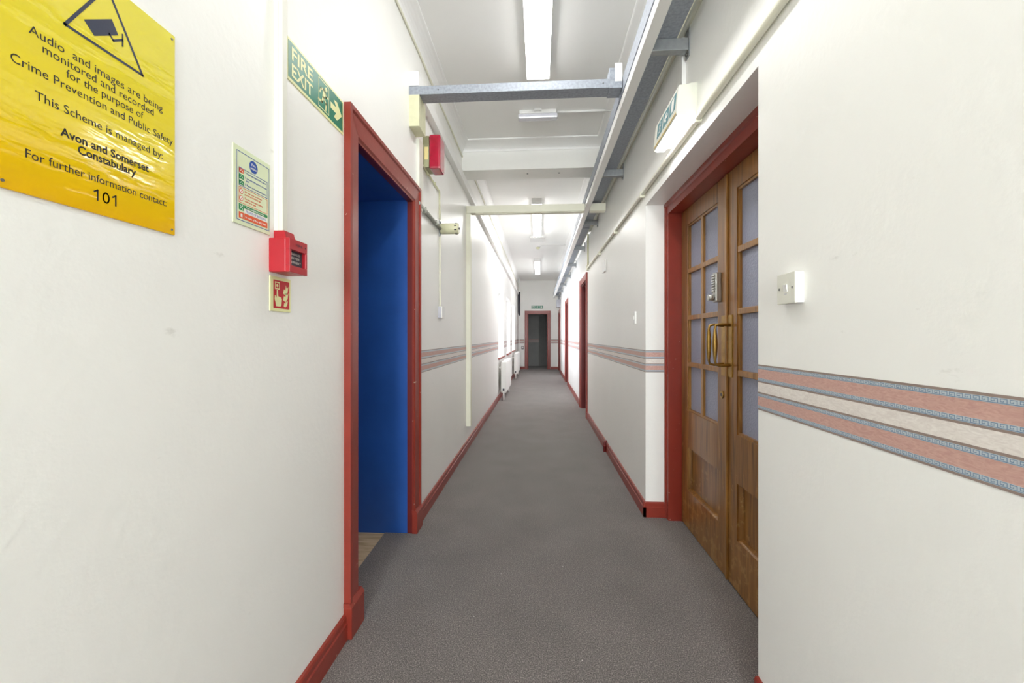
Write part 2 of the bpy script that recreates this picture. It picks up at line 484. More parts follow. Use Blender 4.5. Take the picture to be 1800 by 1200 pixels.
# ---- walls
WTOP = 3.4
bm = NB()
box(bm, LX - 0.025, LX, YB, 1.74, 0, WTOP)
box(bm, LX - 0.025, LX, 1.74, 2.53, 2.035, WTOP)
box(bm, LX - 0.025, LX, 2.53, 7.0, 0, WTOP)
wins = [(7.95, 9.16), (9.97, 11.24), (11.95, 13.19)]
yy = 7.0
for a, b in wins:
    box(bm, LX - 0.28, LX, yy, a, 0, WTOP)
    box(bm, LX - 0.28, LX, a, b, 0, 0.80)
    box(bm, LX - 0.28, LX, a, b, 2.15, WTOP)
    yy = b
box(bm, LX - 0.28, LX, yy, YE + 0.14, 0, WTOP)
struct('wall_left', bm, 'wall', 'glossy cream left corridor wall with the blue doorway and windows', 'wall')

bm = NB()
R2 = 0.99
box(bm, RX, R2, YB, 1.417, 0, WTOP)
box(bm, RX, R2, 1.417, 2.87, 2.08, WTOP)
yy = 2.87
for a, b in ((6.36, 7.17), (10.48, 11.32), (14.35, 15.25)):
    box(bm, RX, R2, yy, a, 0, WTOP); box(bm, RX, R2, a, b, 2.06, WTOP)
    yy = b
box(bm, RX, R2, yy, YE + 0.14, 0, WTOP)
box(bm, 1.30, 1.35, 1.0, 3.2, -0.1, 2.4)  # closed box added behind the double doors to keep outside light from leaking in
box(bm, R2, 1.35, 0.95, 1.0, -0.1, 2.4); box(bm, R2, 1.35, 3.2, 3.25, -0.1, 2.4); box(bm, R2, 1.35, 0.95, 3.25, 2.4, 2.45); box(bm, R2, 1.35, 0.95, 3.25, -0.15, -0.1)
struct('wall_right', bm, 'wall', 'cream right corridor wall with the deep double door recess', 'wall')

bm = NB()   # end wall, opening X -0.42..0.30, to 2.06
EX0, EX1, EZ = -0.425, 0.30, 2.06
box(bm, LX, EX0, YE, YE + 0.14, 0, WTOP); box(bm, EX1, RX, YE, YE + 0.14, 0, WTOP)
box(bm, EX0, EX1, YE, YE + 0.14, EZ, WTOP)
struct('wall_end', bm, 'wall', 'cream wall closing the far end of the corridor', 'wall')
bm = NB()   # back wall with an invented window for fill light, behind the camera
box(bm, LX, -0.62, YB - 0.1, YB, 0, WTOP); box(bm, 0.56, RX, YB - 0.1, YB, 0, WTOP)
box(bm, -0.62, 0.56, YB - 0.1, YB, 0, 0.8); box(bm, -0.62, 0.56, YB - 0.1, YB, 2.4, WTOP)
struct('wall_back', bm, 'wall', 'cream wall with an added fill light window behind the viewpoint', 'wall')
bm = NB()   # unlit room past the end doorway
box(bm, -1.6, -0.02, 17.5, 17.6, 0, 3.2); 
prism(bm, [(-0.02, 17.5), (-0.02, 17.6), (1.4, 18.9), (1.4, 18.8)], 0, 3.2, 'z')
box(bm, -1.65, -1.6, YE + 0.14, 19, 0, 3.2); box(bm, 1.4, 1.45, YE + 0.14, 19, 0, 3.2)
box(bm, -1.65, LX - 0.28, YE + 0.10, YE + 0.14, 0, 3.2); box(bm, R2, 1.45, YE + 0.10, YE + 0.14, 0, 3.2)
box(bm, -1.65, 1.45, YE + 0.14, 19, 3.2, 3.25)
struct('wall_far_room', bm, 'dim_room', 'walls of the unlit room seen through the end doorway', 'wall')
bm = NB()   # blue lobby behind the left doorway
box(bm, -2.3, LX - 0.026, 2.53, 2.60, -0.02, 2.2)
box(bm, -2.3, LX - 0.026, 1.67, 1.74, -0.02, 2.2)
box(bm, -2.37, -2.3, 1.60, 2.60, -0.02, 2.2)
box(bm, -2.3, LX - 0.026, 1.74, 2.53, 2.035, 2.2)
struct('wall_lobby', bm, 'blue', 'glossy royal blue lining walls and soffit inside the left doorway', 'wall')

# ---- ceilings, beam, cornices
bm = NB(); box(bm, LX - 0.03, R2, YB - 0.1, 4.30, ZN, WTOP + 0.05)
struct('ceiling', bm, 'ceiling', 'white ceiling over the near bay before the beam', 'ceiling')
bm = NB(); box(bm, LX - 0.3, R2, 4.30, YE + 0.14, ZF, WTOP + 0.05)
struct('ceiling', bm, 'ceiling', 'white ceiling over the long far bay', 'ceiling')
bm = NB(); box(bm, LX, RX, 4.184, 4.449, 2.868, ZF)
for x in (-0.12, 0.20):
    cyl(bm, (x, 4.30, 2.862), (x, 4.30, 2.868), 0.008, 10, 1)
struct('trim_1', bm, ['wall', 'steel'], 'white downstand beam crossing the corridor ceiling', 'beam')

def cove(p, h, flip=1, z=ZN, n=6):
    """cove profile measured from the wall (u) and down from the ceiling"""
    pts = [(0, z)]
    pts.append((flip * p, z)); pts.append((flip * p, z - 0.008)); 
    for k in range(n + 1):
        a = PI / 2 * k / n
        pts.append((flip * (p * (1 - math.sin(a)) * 0.9 + 0.008), z - 0.012 - (h - 0.024) * (1 - math.cos(a))))
    pts.append((flip * 0.008, z - h)); pts.append((0, z - h))
    return pts
def along_y(bm, X, p, h, flip, y0, y1, z, mi=0):
    prism(bm, [(X + u, zz) for u, zz in cove(p, h, flip, z)], y0, y1, 'y', mi)
bm = NB()
along_y(bm, LX, 0.085, 0.085, 1, YB, 4.184, ZN)
along_y(bm, RX, 0.16, 0.12, -1, YB, 4.184, ZN)
prism(bm, [(4.184 + u, zz) for u, zz in cove(0.16, 0.06, -1, ZN)], LX, RX, 'x')
struct('trim_2', bm, 'cornice', 'white cove cornice around the near ceiling bay', 'cornice')
bm = NB()
along_y(bm, LX, 0.06, 0.17, 1, 4.449, YE, ZF)
along_y(bm, RX, 0.12, 0.12, -1, 4.449, YE, ZF)
struct('trim_3', bm, 'cornice', 'white cove cornice along the far ceiling bay', 'cornice')

# ---- picture-rail cable along the foot of the left cornice
bm = NB()
for (a, b, z) in ((YB, 4.18, 3.012), (4.455, 15.5, 3.08)):
    pts = []; n = int((b - a) / 0.25)
    for k in range(n + 1):
        pts.append((LX + 0.0078, a + (b - a) * k / n, z + 0.004 * math.sin(k * 1.7) + 0.003 * math.sin(k * 0.61)))
    tube(bm, pts, 0.007, 8)
single('painted_cable', bm, 'cream', 'thin wavy painted cable along the foot of the left cornice', 'cable')

# ---- wallpaper border
BZ0, BZ1 = 0.965, 1.111
def border_rows():
    rows = []
    def band(z1):
        rows.append((z1 - 0.0050, z1, 0)); rows.append((z1 - 0.0145, z1 - 0.0050, 1)); rows.append((z1 - 0.0435, z1 - 0.0145, 3))
        rows.append((z1 - 0.0530, z1 - 0.0435, 1)); rows.append((z1 - 0.0575, z1 - 0.0530, 0))
    band(BZ1); rows.append((BZ0 + 0.0575, BZ1 - 0.0575, 4)); band(BZ0 + 0.0575)
    return rows
KEYROWS = [(a, b) for a, b, k in border_rows() if k == 1]
def border(bm, fn, s0, s1, keys=False):
    """fn(s, z, d) -> point, s along the wall, d out from the wall"""
    def q(sa, sb, za, zb, d, mi):
        f = bm.faces.new([bm.verts.new(fn(s, z, d)) for s, z in ((sa, za), (sb, za), (sb, zb), (sa, zb))])
        f.material_index = mi
    for za, zb, k in border_rows():
        q(s0, s1, za, zb, 0.0012, k)
    if keys:
        P_, t = 0.0135, 0.0013
        for za, zb in KEYROWS:
            za += 0.0008; zb -= 0.0008; h = zb - za
            n = int((s1 - s0) / P_)
            for i in range(n):
                s = s0 + i * P_
                for (a, b, c, d) in ((0, t, 0, h), (t, P_ * 0.78, h - t, h), (P_ * 0.78 - t, P_ * 0.78, h * 0.30, h - t),
                                     (P_ * 0.36, P_ * 0.78 - t, h * 0.30, h * 0.30 + t), (P_ * 0.36, P_ * 0.36 + t, h * 0.30 + t, h * 0.62),
                                     (t, P_, 0, t)):
                    q(s + a, s + b, za + c, za + d, 0.0016, 2)
BM_ = ['b_brown', 'b_light', 'b_blue', 'b_pink', 'b_cream']
bm = NB()
L_ = lambda s, z, d: Vector((LX + d, s, z))
R_ = lambda s, z, d: Vector((RX - d, s, z))
border(bm, L_, 2.60, 4.42); border(bm, L_, 4.51, 7.95)
border(bm, L_, 9.16, 9.97); border(bm, L_, 11.24, 11.95); border(bm, L_, 13.19, YE)
struct('trim_4', bm, BM_, 'faded pink and grey wallpaper border on the left wall', 'wallpaper border')
bm = NB()
border(bm, R_, -0.3, 1.417, True)
struct('trim_5', bm, BM_, 'pink marbled wallpaper border with blue Greek key edges, nearest stretch on the right', 'wallpaper border')
bm = NB()
border(bm, lambda s, z, d: Vector((s, 2.87 - d, z)), 0.71, 0.836, True)
border(bm, R_, 2.87, 6.25); border(bm, R_, 7.28, 10.37); border(bm, R_, 11.43, 14.24)
struct('trim_6', bm, BM_, 'wallpaper border on the right wall beyond the double doors', 'wallpaper border')
bm = NB()
border(bm, lambda s, z, d: Vector((s, YE - d, z)), LX, -0.55); border(bm, lambda s, z, d: Vector((s, YE - d, z)), 0.43, RX)
struct('trim_7', bm, BM_, 'wallpaper border on the end wall either side of the doorway', 'wallpaper border')
bm = NB()
border(bm, lambda s, z, d: Vector((s, 17.5 - d, z)), -1.6, -0.02)
struct('trim_8', bm, BM_, 'wallpaper border in the unlit far room', 'wallpaper border')

# ---- baseboards
def base_prof(X, s):   # torus-topped skirting
    return [(X, 0), (X + s * 0.017, 0), (X + s * 0.017, 0.066), (X + s * 0.013, 0.071), (X + s * 0.013, 0.090), (X + s * 0.009, 0.098), (X, 0.100)]
bm = NB()
for a, b in ((YB, 1.632), (2.58, YE)):
    prism(bm, base_prof(LX, 1), a, b, 'y')
struct('baseboard_left', bm, 'red', 'dark red painted skirting along the left wall', 'skirting board')
bm = NB()
for a, b in ((YB, 1.417), (2.853, 6.26), (7.27, 10.38), (11.42, 14.25)):
    prism(bm, base_prof(RX, -1), a, b, 'y')
prism(bm, [(2.87 - (u - 0), z) for u, z in base_prof(0, 1)], RX - 0.017, 0.85, 'x')
struct('baseboard_right', bm, 'red', 'dark red painted skirting along the right wall', 'skirting board')
bm = NB()
for a, b in ((LX, -0.53), (0.42, RX)):
    prism(bm, [(YE - u, z) for u, z in base_prof(0, 1)], a, b, 'x')
struct('baseboard_end', bm, 'red', 'red skirting on the end wall', 'skirting board')

# ---- windows on the left, and one added behind for fill light
def window(n, w, h, loc, rz, label, sill=True, depth=0.2):
    t = thing('window_%d' % n, label, 'window', loc, rz, kind='structure')
    bm = NB(); f = 0.05
    y0, y1 = depth - 0.03, depth + 0.03
    box(bm, 0, f, y0, y1, 0, h); box(bm, w - f, w, y0, y1, 0, h); box(bm, f, w - f, y0, y1, 0, f); box(bm, f, w - f, y0, y1, h - f, h)
    box(bm, w / 2 - 0.02, w / 2 + 0.02, y0 + 0.008, y1 - 0.008, f, h - f); box(bm, f, w - f, y0 + 0.008, y1 - 0.008, h * 0.62 - 0.02, h * 0.62 + 0.02)
    obj('window_frame', bm, 'white_metal', t)
    bm = NB(); box(bm, f, w - f, depth - 0.003, depth + 0.003, f, h - f); obj('glass', bm, 'glass', t)
    if sill:
        bm = NB(); box(bm, -0.03, w + 0.03, -0.035, depth - 0.03, -0.035, -0.001, 0, 0.006)
        s = obj('window_sill', bm, 'red', t); s['label'] = 'red painted sill'
    return t
for i, (a, b) in enumerate(wins):
    window(i + 1, b - a, 1.35, (LX, a, 0.80), ON_LEFT,
           ['bright window nearest on the left wall, above the nearer radiator', 'bright middle window of the three on the left wall',
            'bright window on the left wall closest to the far end'][i])
window(4, 1.18, 1.6, (0.56, YB, 0.80), PI, 'added window behind the viewpoint, unseen, letting in fill light', False, 0.05)  # invented opening, there only to carry the rear fill light

# ---- door_1: the blue doorway on the left
d1 = thing('door_1', 'open doorway on the left with red architrave and blue lining', 'doorway', (LX, 1.74, 0), ON_LEFT, kind='structure')
def arch_prof(o, i, s):
    """moulded architrave, o outer, i inner edge; returns (along, out) points"""
    w = i - o
    return [(o, 0), (o, -0.027), (o + 0.16 * w, -0.027), (o + 0.22 * w, -0.020), (o + 0.85 * w, -0.016), (o + 0.93 * w, -0.009), (i, -0.007), (i, 0)]
bm = NB()
W1 = 0.79
prism(bm, [(x, y) for x, y in arch_prof(-0.112, 0.0, 1)], 0.0, 2.135, 'z')
prism(bm, [(x, y) for x, y in arch_prof(W1 + 0.105, W1 - 0.05 + 0.043, 1)], 0.0, 2.135, 'z')
# head, mitred by overlap
A = [(-0.112 + 0.001, 0)]
hp = arch_prof(2.135, 2.025, 1)
vA = []
for (z, y) in hp:
    k = (2.135 - z) / 0.11
    xa = -0.112 + 0.112 * k; xb = W1 + 0.105 - 0.112 * k
    vA.append((bm.verts.new((xa, y - 0.0006, z)), bm.verts.new((xb, y - 0.0006, z))))
fs = []
for k in range(len(vA)):
    a, b = vA[k]; c, d = vA[(k + 1) % len(vA)]
    fs.append(bm.faces.new((a, b, d, c)))
bmesh.ops.recalc_face_normals(bm, faces=fs)
obj('architrave', bm, 'red', d1)
bm = NB()   # red edge of the jamb lining
box(bm, -0.012, 0.0, 0.0, 0.03, 0, 2.035); box(bm, W1 - 0.004, W1 + 0.004, -0.004, 0.03, 0, 2.035); box(bm, 0, W1, 0.0, 0.03, 2.025, 2.037)
obj('jamb', bm, 'darkred', d1)
for (a, b) in ((-0.118, 0.004), (W1 - 0.010, W1 + 0.112)):
    bm = NB(); box(bm, a, b, -0.034, 0, 0, 0.125, 0, 0.003)
    prism(bm, [(0, 0.125), (-0.034, 0.125), (-0.022, 0.142), (0, 0.142)], a, b, 'x')
    obj('plinth_block', bm, 'red', d1)

# ---- door_2: glazed oak double doors in the right recess
DX = 0.925
d2 = thing('door_2', 'pair of glazed oak doors in a red frame, deep recess on the right', 'double door', (DX, 2.81, 0), ON_RIGHT, kind='structure')
# local x runs towards the camera (world -Y), local -y towards the corridor (world -X)
bm = NB()
box(bm, -0.06, 0.0, -0.085, 0.06, 0, 2.08)                      # far jamb
prism(bm, [(-0.06, -0.085), (-0.06, -0.094), (-0.04, -0.094), (-0.034, -0.085)], 0, 2.08, 'z')
box(bm, 1.34, 1.40, -0.085, 0.06, 0, 2.08)
box(bm, 0.0, 1.34, -0.085, 0.06, 2.005, 2.08)                   # head
prism(bm, [(-0.085, 2.08), (-0.096, 2.08), (-0.096, 2.058), (-0.085, 2.052)], -0.06, 1.40, 'x')
obj('door_frame', bm, 'red', d2)
def leaf(x0, x1, hinge_left):
    """x0..x1 along the wall, 2.0 tall"""
    lf = NB(); H0, H1 = 0.008, 2.003
    sw = 0.105
    T0, T1 = 0.0, 0.045
    box(lf, x0, x0 + sw, T0, T1, H0, H1, 0, 0.002); box(lf, x1 - sw, x1, T0, T1, H0, H1, 0, 0.002)
    a, b = x0 + sw, x1 - sw
    box(lf, a, b, T0, T1, 1.90, H1); box(lf, a, b, T0, T1, 0.512, 0.74); box(lf, a, b, T0, T1, H0, 0.244)
    o = obj('door_leaf', lf, 'oak', d2)
    bm = NB(); box(bm, a, b, 0.026, 0.038, 0.244, 0.512)
    prism(bm, [(0.004, 0.244), (0.026, 0.244), (0.026, 0.256), (0.012, 0.250)], a, b, 'x'); prism(bm, [(0.008, 0.512), (0.026, 0.504), (0.026, 0.512)], a, b, 'x')
    prism(bm, [(a, 0.008), (a, 0.026), (a + 0.009, 0.026)], 0.244, 0.512, 'z'); prism(bm, [(b, 0.008), (b - 0.009, 0.026), (b, 0.026)], 0.244, 0.512, 'z')
    obj('lower_panel', bm, 'oak', o)
    bm = NB(); mid = (a + b) / 2
    box(bm, mid - 0.014, mid + 0.014, 0.004, 0.036, 0.74, 1.90, 0, 0.003)
    for k in (1, 2, 3):
        z = 0.74 + 1.16 * k / 4
        box(bm, a, b, 0.003, 0.037, z - 0.014, z + 0.014, 0, 0.003)
    for xa, xb in ((a, a + 0.012), (b - 0.012, b)): box(bm, xa, xb, 0.006, 0.038, 0.74, 1.90)
    for za, zb in ((0.74, 0.752), (1.888, 1.90)): box(bm, a + 0.012, b - 0.012, 0.006, 0.038, za, zb)
    obj('glazing_bars', bm, 'oak_bead', o)
    bm = NB(); box(bm, a + 0.004, b - 0.004, 0.019, 0.025, 0.744, 1.896)
    g = obj('obscured_panes', bm, 'obscured', o); g['label'] = 'blue grey obscured glass'
    return o
LW = 0.662
lf1 = leaf(0.004, LW, True)
lf2 = leaf(LW + 0.004, 1.336, False)
bm = NB(); box(bm, LW + 0.004, LW + 0.020, -0.010, 0.0, 0.01, 2.0, 0, 0.003); obj('meeting_bead', bm, 'oak_bead', lf2)
def pull_handle(leafo, xc, name_lab, m='brass'):
    bm = NB()
    box(bm, xc - 0.022, xc + 0.022, -0.0045, 0, 1.005, 1.307, 0, 0.0015)
    obj('handle_plate', bm, m, leafo)
    bm = NB()
    pts, rs = [], []
    pts += [(xc, -0.004, 1.258), (xc, -0.050, 1.262), (xc, -0.070, 1.256), (xc, -0.074, 1.240)]; rs += [0.008, 0.006, 0.006, 0.006]
    for k in range(1, 8):
        t = k / 8; pts.append((xc, -0.074, 1.240 - 0.155 * t)); rs.append(0.006 + 0.006 * math.sin(PI * t))
    pts += [(xc, -0.074, 1.082), (xc, -0.070, 1.066), (xc, -0.050, 1.060), (xc, -0.004, 1.064)]; rs += [0.006, 0.006, 0.006, 0.008]
    tube(bm, pts, rs, 12)
    h = obj('pull_handle', bm, m, leafo); h['label'] = name_lab
pull_handle(lf1, LW - 0.030, 'brass D pull handle on the hinged leaf')
pull_handle(lf2, LW + 0.045, 'brass D pull handle on the nearer leaf')
bm = NB()   # keypad lock
kx = LW - 0.075
box(bm, kx - 0.021, kx + 0.021, -0.032, 0, 1.378, 1.530, 0, 0.008)
for r_ in range(7):
    for c_ in (-0.009, 0.009):
        cyl(bm, (kx + c_, -0.032, 1.512 - r_ * 0.013), (kx + c_, -0.040, 1.512 - r_ * 0.013), 0.0040, 10)
cyl(bm, (kx - 0.002, -0.030, 1.402), (kx - 0.002, -0.060, 1.402), 0.016, 20)
k_ = obj('keypad_lock', bm, 'nickel', lf1); k_['label'] = 'silver push button keypad lock'
bm = NB(); n = 18
tube(bm, [(LW - 0.048, -0.001, 0.908), (LW - 0.048, -0.006, 0.908)], 0.019, 20); cyl(bm, (LW - 0.048, -0.004, 0.908), (LW - 0.048, -0.0068, 0.908), 0.009, 14, 1)
obj('keyhole', bm, ['brass', 'dark'], lf1)
bm = NB(); box(bm, LW - 0.018, LW - 0.002, -0.004, 0, 0.012, 0.24, 0, 0.001); obj('edge_strip', bm, 'oak_bead', lf1)

# ---- the further red doors on the right and at the end
def red_door(n, y0, y1, label):
    t = thing('door_%d' % n, label, 'door', (RX, y1, 0), ON_RIGHT, kind='structure')
    w = y1 - y0
    bm = NB()
    prism(bm, arch_prof(-0.10, 0.004, 1), 0, 2.155, 'z'); prism(bm, arch_prof(w + 0.10, w - 0.004, 1), 0, 2.155, 'z')
    box(bm, -0.098, w + 0.098, -0.021, 0, 2.056, 2.155, 0, 0.003)
    obj('architrave', bm, 'red', t)
    bm = NB(); box(bm, 0, 0.02, 0, 0.27, 0, 2.06); box(bm, w - 0.02, w, 0, 0.27, 0, 2.06); box(bm, 0.02, w - 0.02, 0, 0.27, 2.04, 2.06)
    obj('jamb', bm, 'darkred', t)
    bm = NB(); box(bm, 0.022, w - 0.022, 0.10, 0.14, 0.008, 2.036)
    for za, zb in ((0.2, 0.85), (1.05, 1.9)):
        for xa, xb in ((0.13, w / 2 - 0.05), (w / 2 + 0.05, w - 0.13)):
            box(bm, xa, xb, 0.094, 0.10, za, zb, 0, 0.003)
    lf = obj('door_leaf', bm, 'darkred', t)
    bm = NB(); tube(bm, [(w - 0.10, 0.10, 1.0), (w - 0.10, 0.055, 1.0), (w - 0.20, 0.05, 1.0)], 0.009, 10); obj('door_handle', bm, 'brass', lf)
    return t
red_door(3, 6.36, 7.17, 'red framed door on the right just beyond the vertical conduit')
red_door(4, 10.48, 11.32, 'red framed door midway down the right wall')
red_door(5, 14.35, 15.25, 'red framed door on the right under the grey box at the far end')
d6 = thing('door_6', 'red framed open doorway in the end wall to a dark room', 'doorway', (0, YE, 0), 0, kind='structure')
bm = NB()
prism(bm, arch_prof(EX0 - 0.115, EX0 + 0.004, 1), 0, EZ + 0.11, 'z'); prism(bm, arch_prof(EX1 + 0.115, EX1 - 0.004, 1), 0, EZ + 0.11, 'z')
box(bm, EX0 - 0.113, EX1 + 0.113, -0.021, 0, EZ - 0.004, EZ + 0.11, 0, 0.003)
obj('architrave', bm, 'red', d6)
bm = NB(); box(bm, EX0, EX0 + 0.02, 0, 0.14, 0, EZ); box(bm, EX1 - 0.02, EX1, 0, 0.14, 0, EZ); box(bm, EX0 + 0.02, EX1 - 0.02, 0, 0.14, EZ - 0.02, EZ)
obj('jamb', bm, 'darkred', d6)

# ================================================================== things on the left wall
# ---- yellow camera warning sign (A3)
SY, SZ = 0.6965, 1.6255
t = thing('warning_sign', 'glossy yellow sign about audio and image monitoring, nearest on the left wall', 'sign', (LX, SY, SZ), ON_LEFT)
bm = NB(); box(bm, -0.1485, 0.1485, -0.004, 0.0005, -0.2105, 0.2105, 0, 0.0012)
obj('sheet', bm, 'yellow', t)
F = -0.0044
bm = NB()
def Lt(s, ya, yb, zb, cap, bold=False): text(bm, s, ya - SY, yb - SY, zb - SZ, cap, F, 0, bold)
Lt('Audio  and images are being', .588, .815, 1.6605, .0135)
Lt('monitored and recorded', .606, .795, 1.6425, .0135)
Lt('for the purpose of', .639, .773, 1.6245, .0135)
Lt('Crime Prevention and Public Safety', .566, .839, 1.6035, .0135)
Lt('This Scheme is managed by:', .596, .815, 1.5645, .0135)
Lt('Avon and Somerset', .630, .784, 1.5255, .0140, True)
Lt('Constabulary', .656, .758, 1.5075, .0140, True)
Lt('For further information contact:', .584, .824, 1.4700, .0135)
for xc in (.6865, .7180):      # the digits of 101
    stroke(bm, [(xc - SY - .0042, 1.4528 - SZ), (xc - SY + .0012, 1.4566 - SZ), (xc - SY + .0012, 1.4392 - SZ)], 0.0026, F)
ring = [(.7022 - SY + .0050 * math.cos(2 * PI * k / 24), 1.4476 - SZ + .0084 * math.sin(2 * PI * k / 24)) for k in range(24)]
stroke(bm, ring, 0.0024, F, 0, True)
obj('lettering', bm, 'black', t)
bm = NB()
stroke(bm, [(.637 - SY, 1.709 - SZ), (.771 - SY, 1.709 - SZ), (.704 - SY, 1.825 - SZ)], 0.0048, F, 0, True)
flat(bm, [(y - SY, z - SZ) for y, z in ((.665, 1.738), (.712, 1.774), (.724, 1.753), (.682, 1.722))], F)
stroke(bm, [(.708 - SY, 1.744 - SZ), (.715 - SY, 1.737 - SZ), (.732 - SY, 1.750 - SZ)], 0.0036, F)
stroke(bm, [(.732 - SY, 1.739 - SZ), (.732 - SY, 1.760 - SZ)], 0.0030, F)
obj('camera_pictogram', bm, 'navy', t)
for x in (-0.140, 0.140):
    for z in (-0.200, 0.200):
        bm = NB(); cyl(bm, (x, -0.004, z), (x, -0.0055, z), 0.0022, 12); obj('screw', bm, 'screw', t)

# ---- fire action notice
t = thing('fire_action_notice', 'pale green fire action notice with blue border beside the white trunking', 'sign', (LX, 1.0895, 1.592), ON_LEFT)
bm = NB(); box(bm, -0.0735, 0.0735, -0.003, 0.0005, -0.1005, 0.1005, 0, 0.001)
obj('sheet', bm, 'pale_green', t)
F = -0.0034; G = -0.0038; K = -0.0042
bm = NB()
frame2(bm, -0.062, 0.068, -0.090, 0.088, 0.0016, F, 0)
disc(bm, 0.002, 0.066, 0.0165, F, 0, 28)
frame2(bm, -0.054, 0.060, 0.000, 0.047, 0.0014, F, 0)
frame2(bm, -0.054, 0.060, -0.044, -0.003, 0.0012, F, 1)
rect(bm, -0.054, -0.036, 0.034, 0.045, F, 1); rect(bm, -0.054, -0.036, 0.018, 0.030, F, 2); rect(bm, -0.054, -0.036, 0.003, 0.014, F, 2)
for z in (-0.014, -0.032):
    disc(bm, -0.045, z, 0.0072, F, 1, 18); disc(bm, -0.045, z, 0.0055, G, 3, 18); stroke(bm, [(-0.049, z - 0.004), (-0.041, z + 0.004)], 0.0014, K, 1)
rect(bm, -0.054, -0.036, -0.063, -0.047, F, 2); rect(bm, -0.034, 0.060, -0.055, -0.047, F, 2)
rect(bm, -0.034, 0.060, -0.067, -0.056, F, 3)
rect(bm, -0.054, -0.036, -0.084, -0.068, F, 1); rect(bm, -0.034, 0.060, -0.084, -0.068, F, 1)
for z0 in (0.0365, 0.0205, 0.005):
    stroke(bm, [(-0.050, z0 + 0.001), (-0.045, z0 + 0.006), (-0.040, z0 + 0.001)], 0.0014, G, 3)
for a in range(4):
    c_, s_ = math.cos(PI / 4 + a * PI / 2), math.sin(PI / 4 + a * PI / 2)
    stroke(bm, [(-0.045 + 0.002 * c_, -0.055 + 0.002 * s_), (-0.045 + 0.007 * c_, -0.055 + 0.007 * s_)], 0.0016, G, 3)
rect(bm, -0.048, -0.041, -0.081, -0.072, G, 3)
obj('printed_panels', bm, ['blue_print', 'orange', 'green2', 'paper'], t)
bm = NB()
text(bm, 'Fire', -0.006, 0.010, 0.0675, 0.0066, G, 1, True); text(bm, 'action', -0.010, 0.014, 0.0585, 0.0062, G, 1, True)
text(bm, '1  Operate nearest fire alarm', -0.032, 0.054, 0.0375, 0.0046, F, 0, True)
text(bm, '2  Leave building by the nearest', -0.032, 0.057, 0.0245, 0.0042, F, 0, True); text(bm, 'exit', -0.027, -0.015, 0.0180, 0.0042, F, 0, True)
text(bm, '3  Report to the assembly point', -0.032, 0.056, 0.0065, 0.0044, F, 0, True)
text(bm, 'Do not stop to collect', -0.032, 0.036, -0.0130, 0.0044, F, 2, True); text(bm, 'personal belongings', -0.032, 0.030, -0.0200, 0.0044, F, 2, True)
text(bm, 'Do not re-enter building', -0.032, 0.040, -0.0305, 0.0044, F, 2, True); text(bm, 'until it is safe', -0.032, 0.012, -0.0375, 0.0044, F, 2, True)
text(bm, 'Your assembly point is', -0.030, 0.046, -0.0532, 0.0044, G, 1, True)
text(bm, 'FRONT OF BUILDING', -0.028, 0.054, -0.0645, 0.0058, G, 0)
text(bm, 'In case of fire dial 999', -0.030, 0.052, -0.0790, 0.0052, G, 1, True)
obj('lettering', bm, ['blue_print', 'paper', 'orange'], t)

# ---- luminous FIRE EXIT sign beside the doorway
t = thing('fire_exit_sign', 'green luminous FIRE EXIT sign with running man, beside the blue doorway', 'sign', (LX, 1.4305, 2.061), ON_LEFT)
bm = NB(); box(bm, -0.1845, 0.1845, -0.003, 0.0005, -0.0655, 0.0655, 0, 0.001); obj('sheet', bm, 'pale_yellow', t)
F = -0.0034; G = -0.0038; K = -0.0042
bm = NB(); rect(bm, -0.1815, 0.177, -0.0560, 0.0580, F, 0); g = obj('green_panel', bm, 'green', t); 
bm = NB()
text(bm, 'FIRE', -0.163, -0.042, 0.0065, 0.0400, G, 0, True); text(bm, 'EXIT', -0.163, -0.042, -0.0450, 0.0400, G, 0, True)
obj('lettering', bm, 'pale_yellow', t)
def running_man(bm, cx, cz, s, y, mi=0, mirror=1):
    def P(a, b): return (cx + a * s * mirror, cz + b * s)
    disc(bm, *P(0.20, 0.36), 0.085 * s, y, mi, 14)
    flat(bm, [P(-0.02, 0.30), P(0.15, 0.24), P(0.10, -0.06), P(-0.08, -0.02)], y, mi)       # torso
    stroke(bm, [P(0.02, 0.26), P(-0.17, 0.22), P(-0.24, 0.06)], 0.07 * s, y, mi)            # rear arm
    stroke(bm, [P(0.12, 0.22), P(0.20, 0.07), P(0.33, 0.10)], 0.07 * s, y, mi)              # front arm
    stroke(bm, [P(0.04, -0.04), P(0.20, -0.17), P(0.16, -0.40)], 0.09 * s, y, mi)           # front leg
    stroke(bm, [P(-0.02, -0.04), P(-0.10, -0.24), P(-0.34, -0.26)], 0.09 * s, y, mi)        # rear leg
def arrow(bm, cx, cz, s, y, mi=0, ang=0.0):
    pts = [(-0.5, -0.13), (-0.02, -0.13), (-0.22, -0.36), (0.06, -0.40), (0.5, 0.0), (0.06, 0.40), (-0.22, 0.36), (-0.02, 0.13), (-0.5, 0.13)]
    c_, s_ = math.cos(ang), math.sin(ang)
    flat(bm, [(cx + s * (a * c_ - b * s_), cz + s * (a * s_ + b * c_)) for a, b in pts], y, mi)
bm = NB()
running_man(bm, 0.030, -0.001, 0.098, G)
frame2(bm, -0.004, 0.070, -0.050, 0.053, 0.0034, G)
arrow(bm, 0.126, 0.0, 0.088, G)
obj('pictogram', bm, 'pale_yellow', t)

# ---- white vertical trunking to the call point
bm = NB(); box(bm, -0.0125, 0.0125, -0.026, 0.002, 0.0, 1.62, 0, 0.0015); box(bm, -0.0135, 0.0135, -0.014, 0.001, 0.0, 1.62)
single('vertical_trunking', bm, 'trunk', 'white vertical mini trunking running up from the red call point', 'trunking', (LX, 1.197, 1.4915), ON_LEFT)

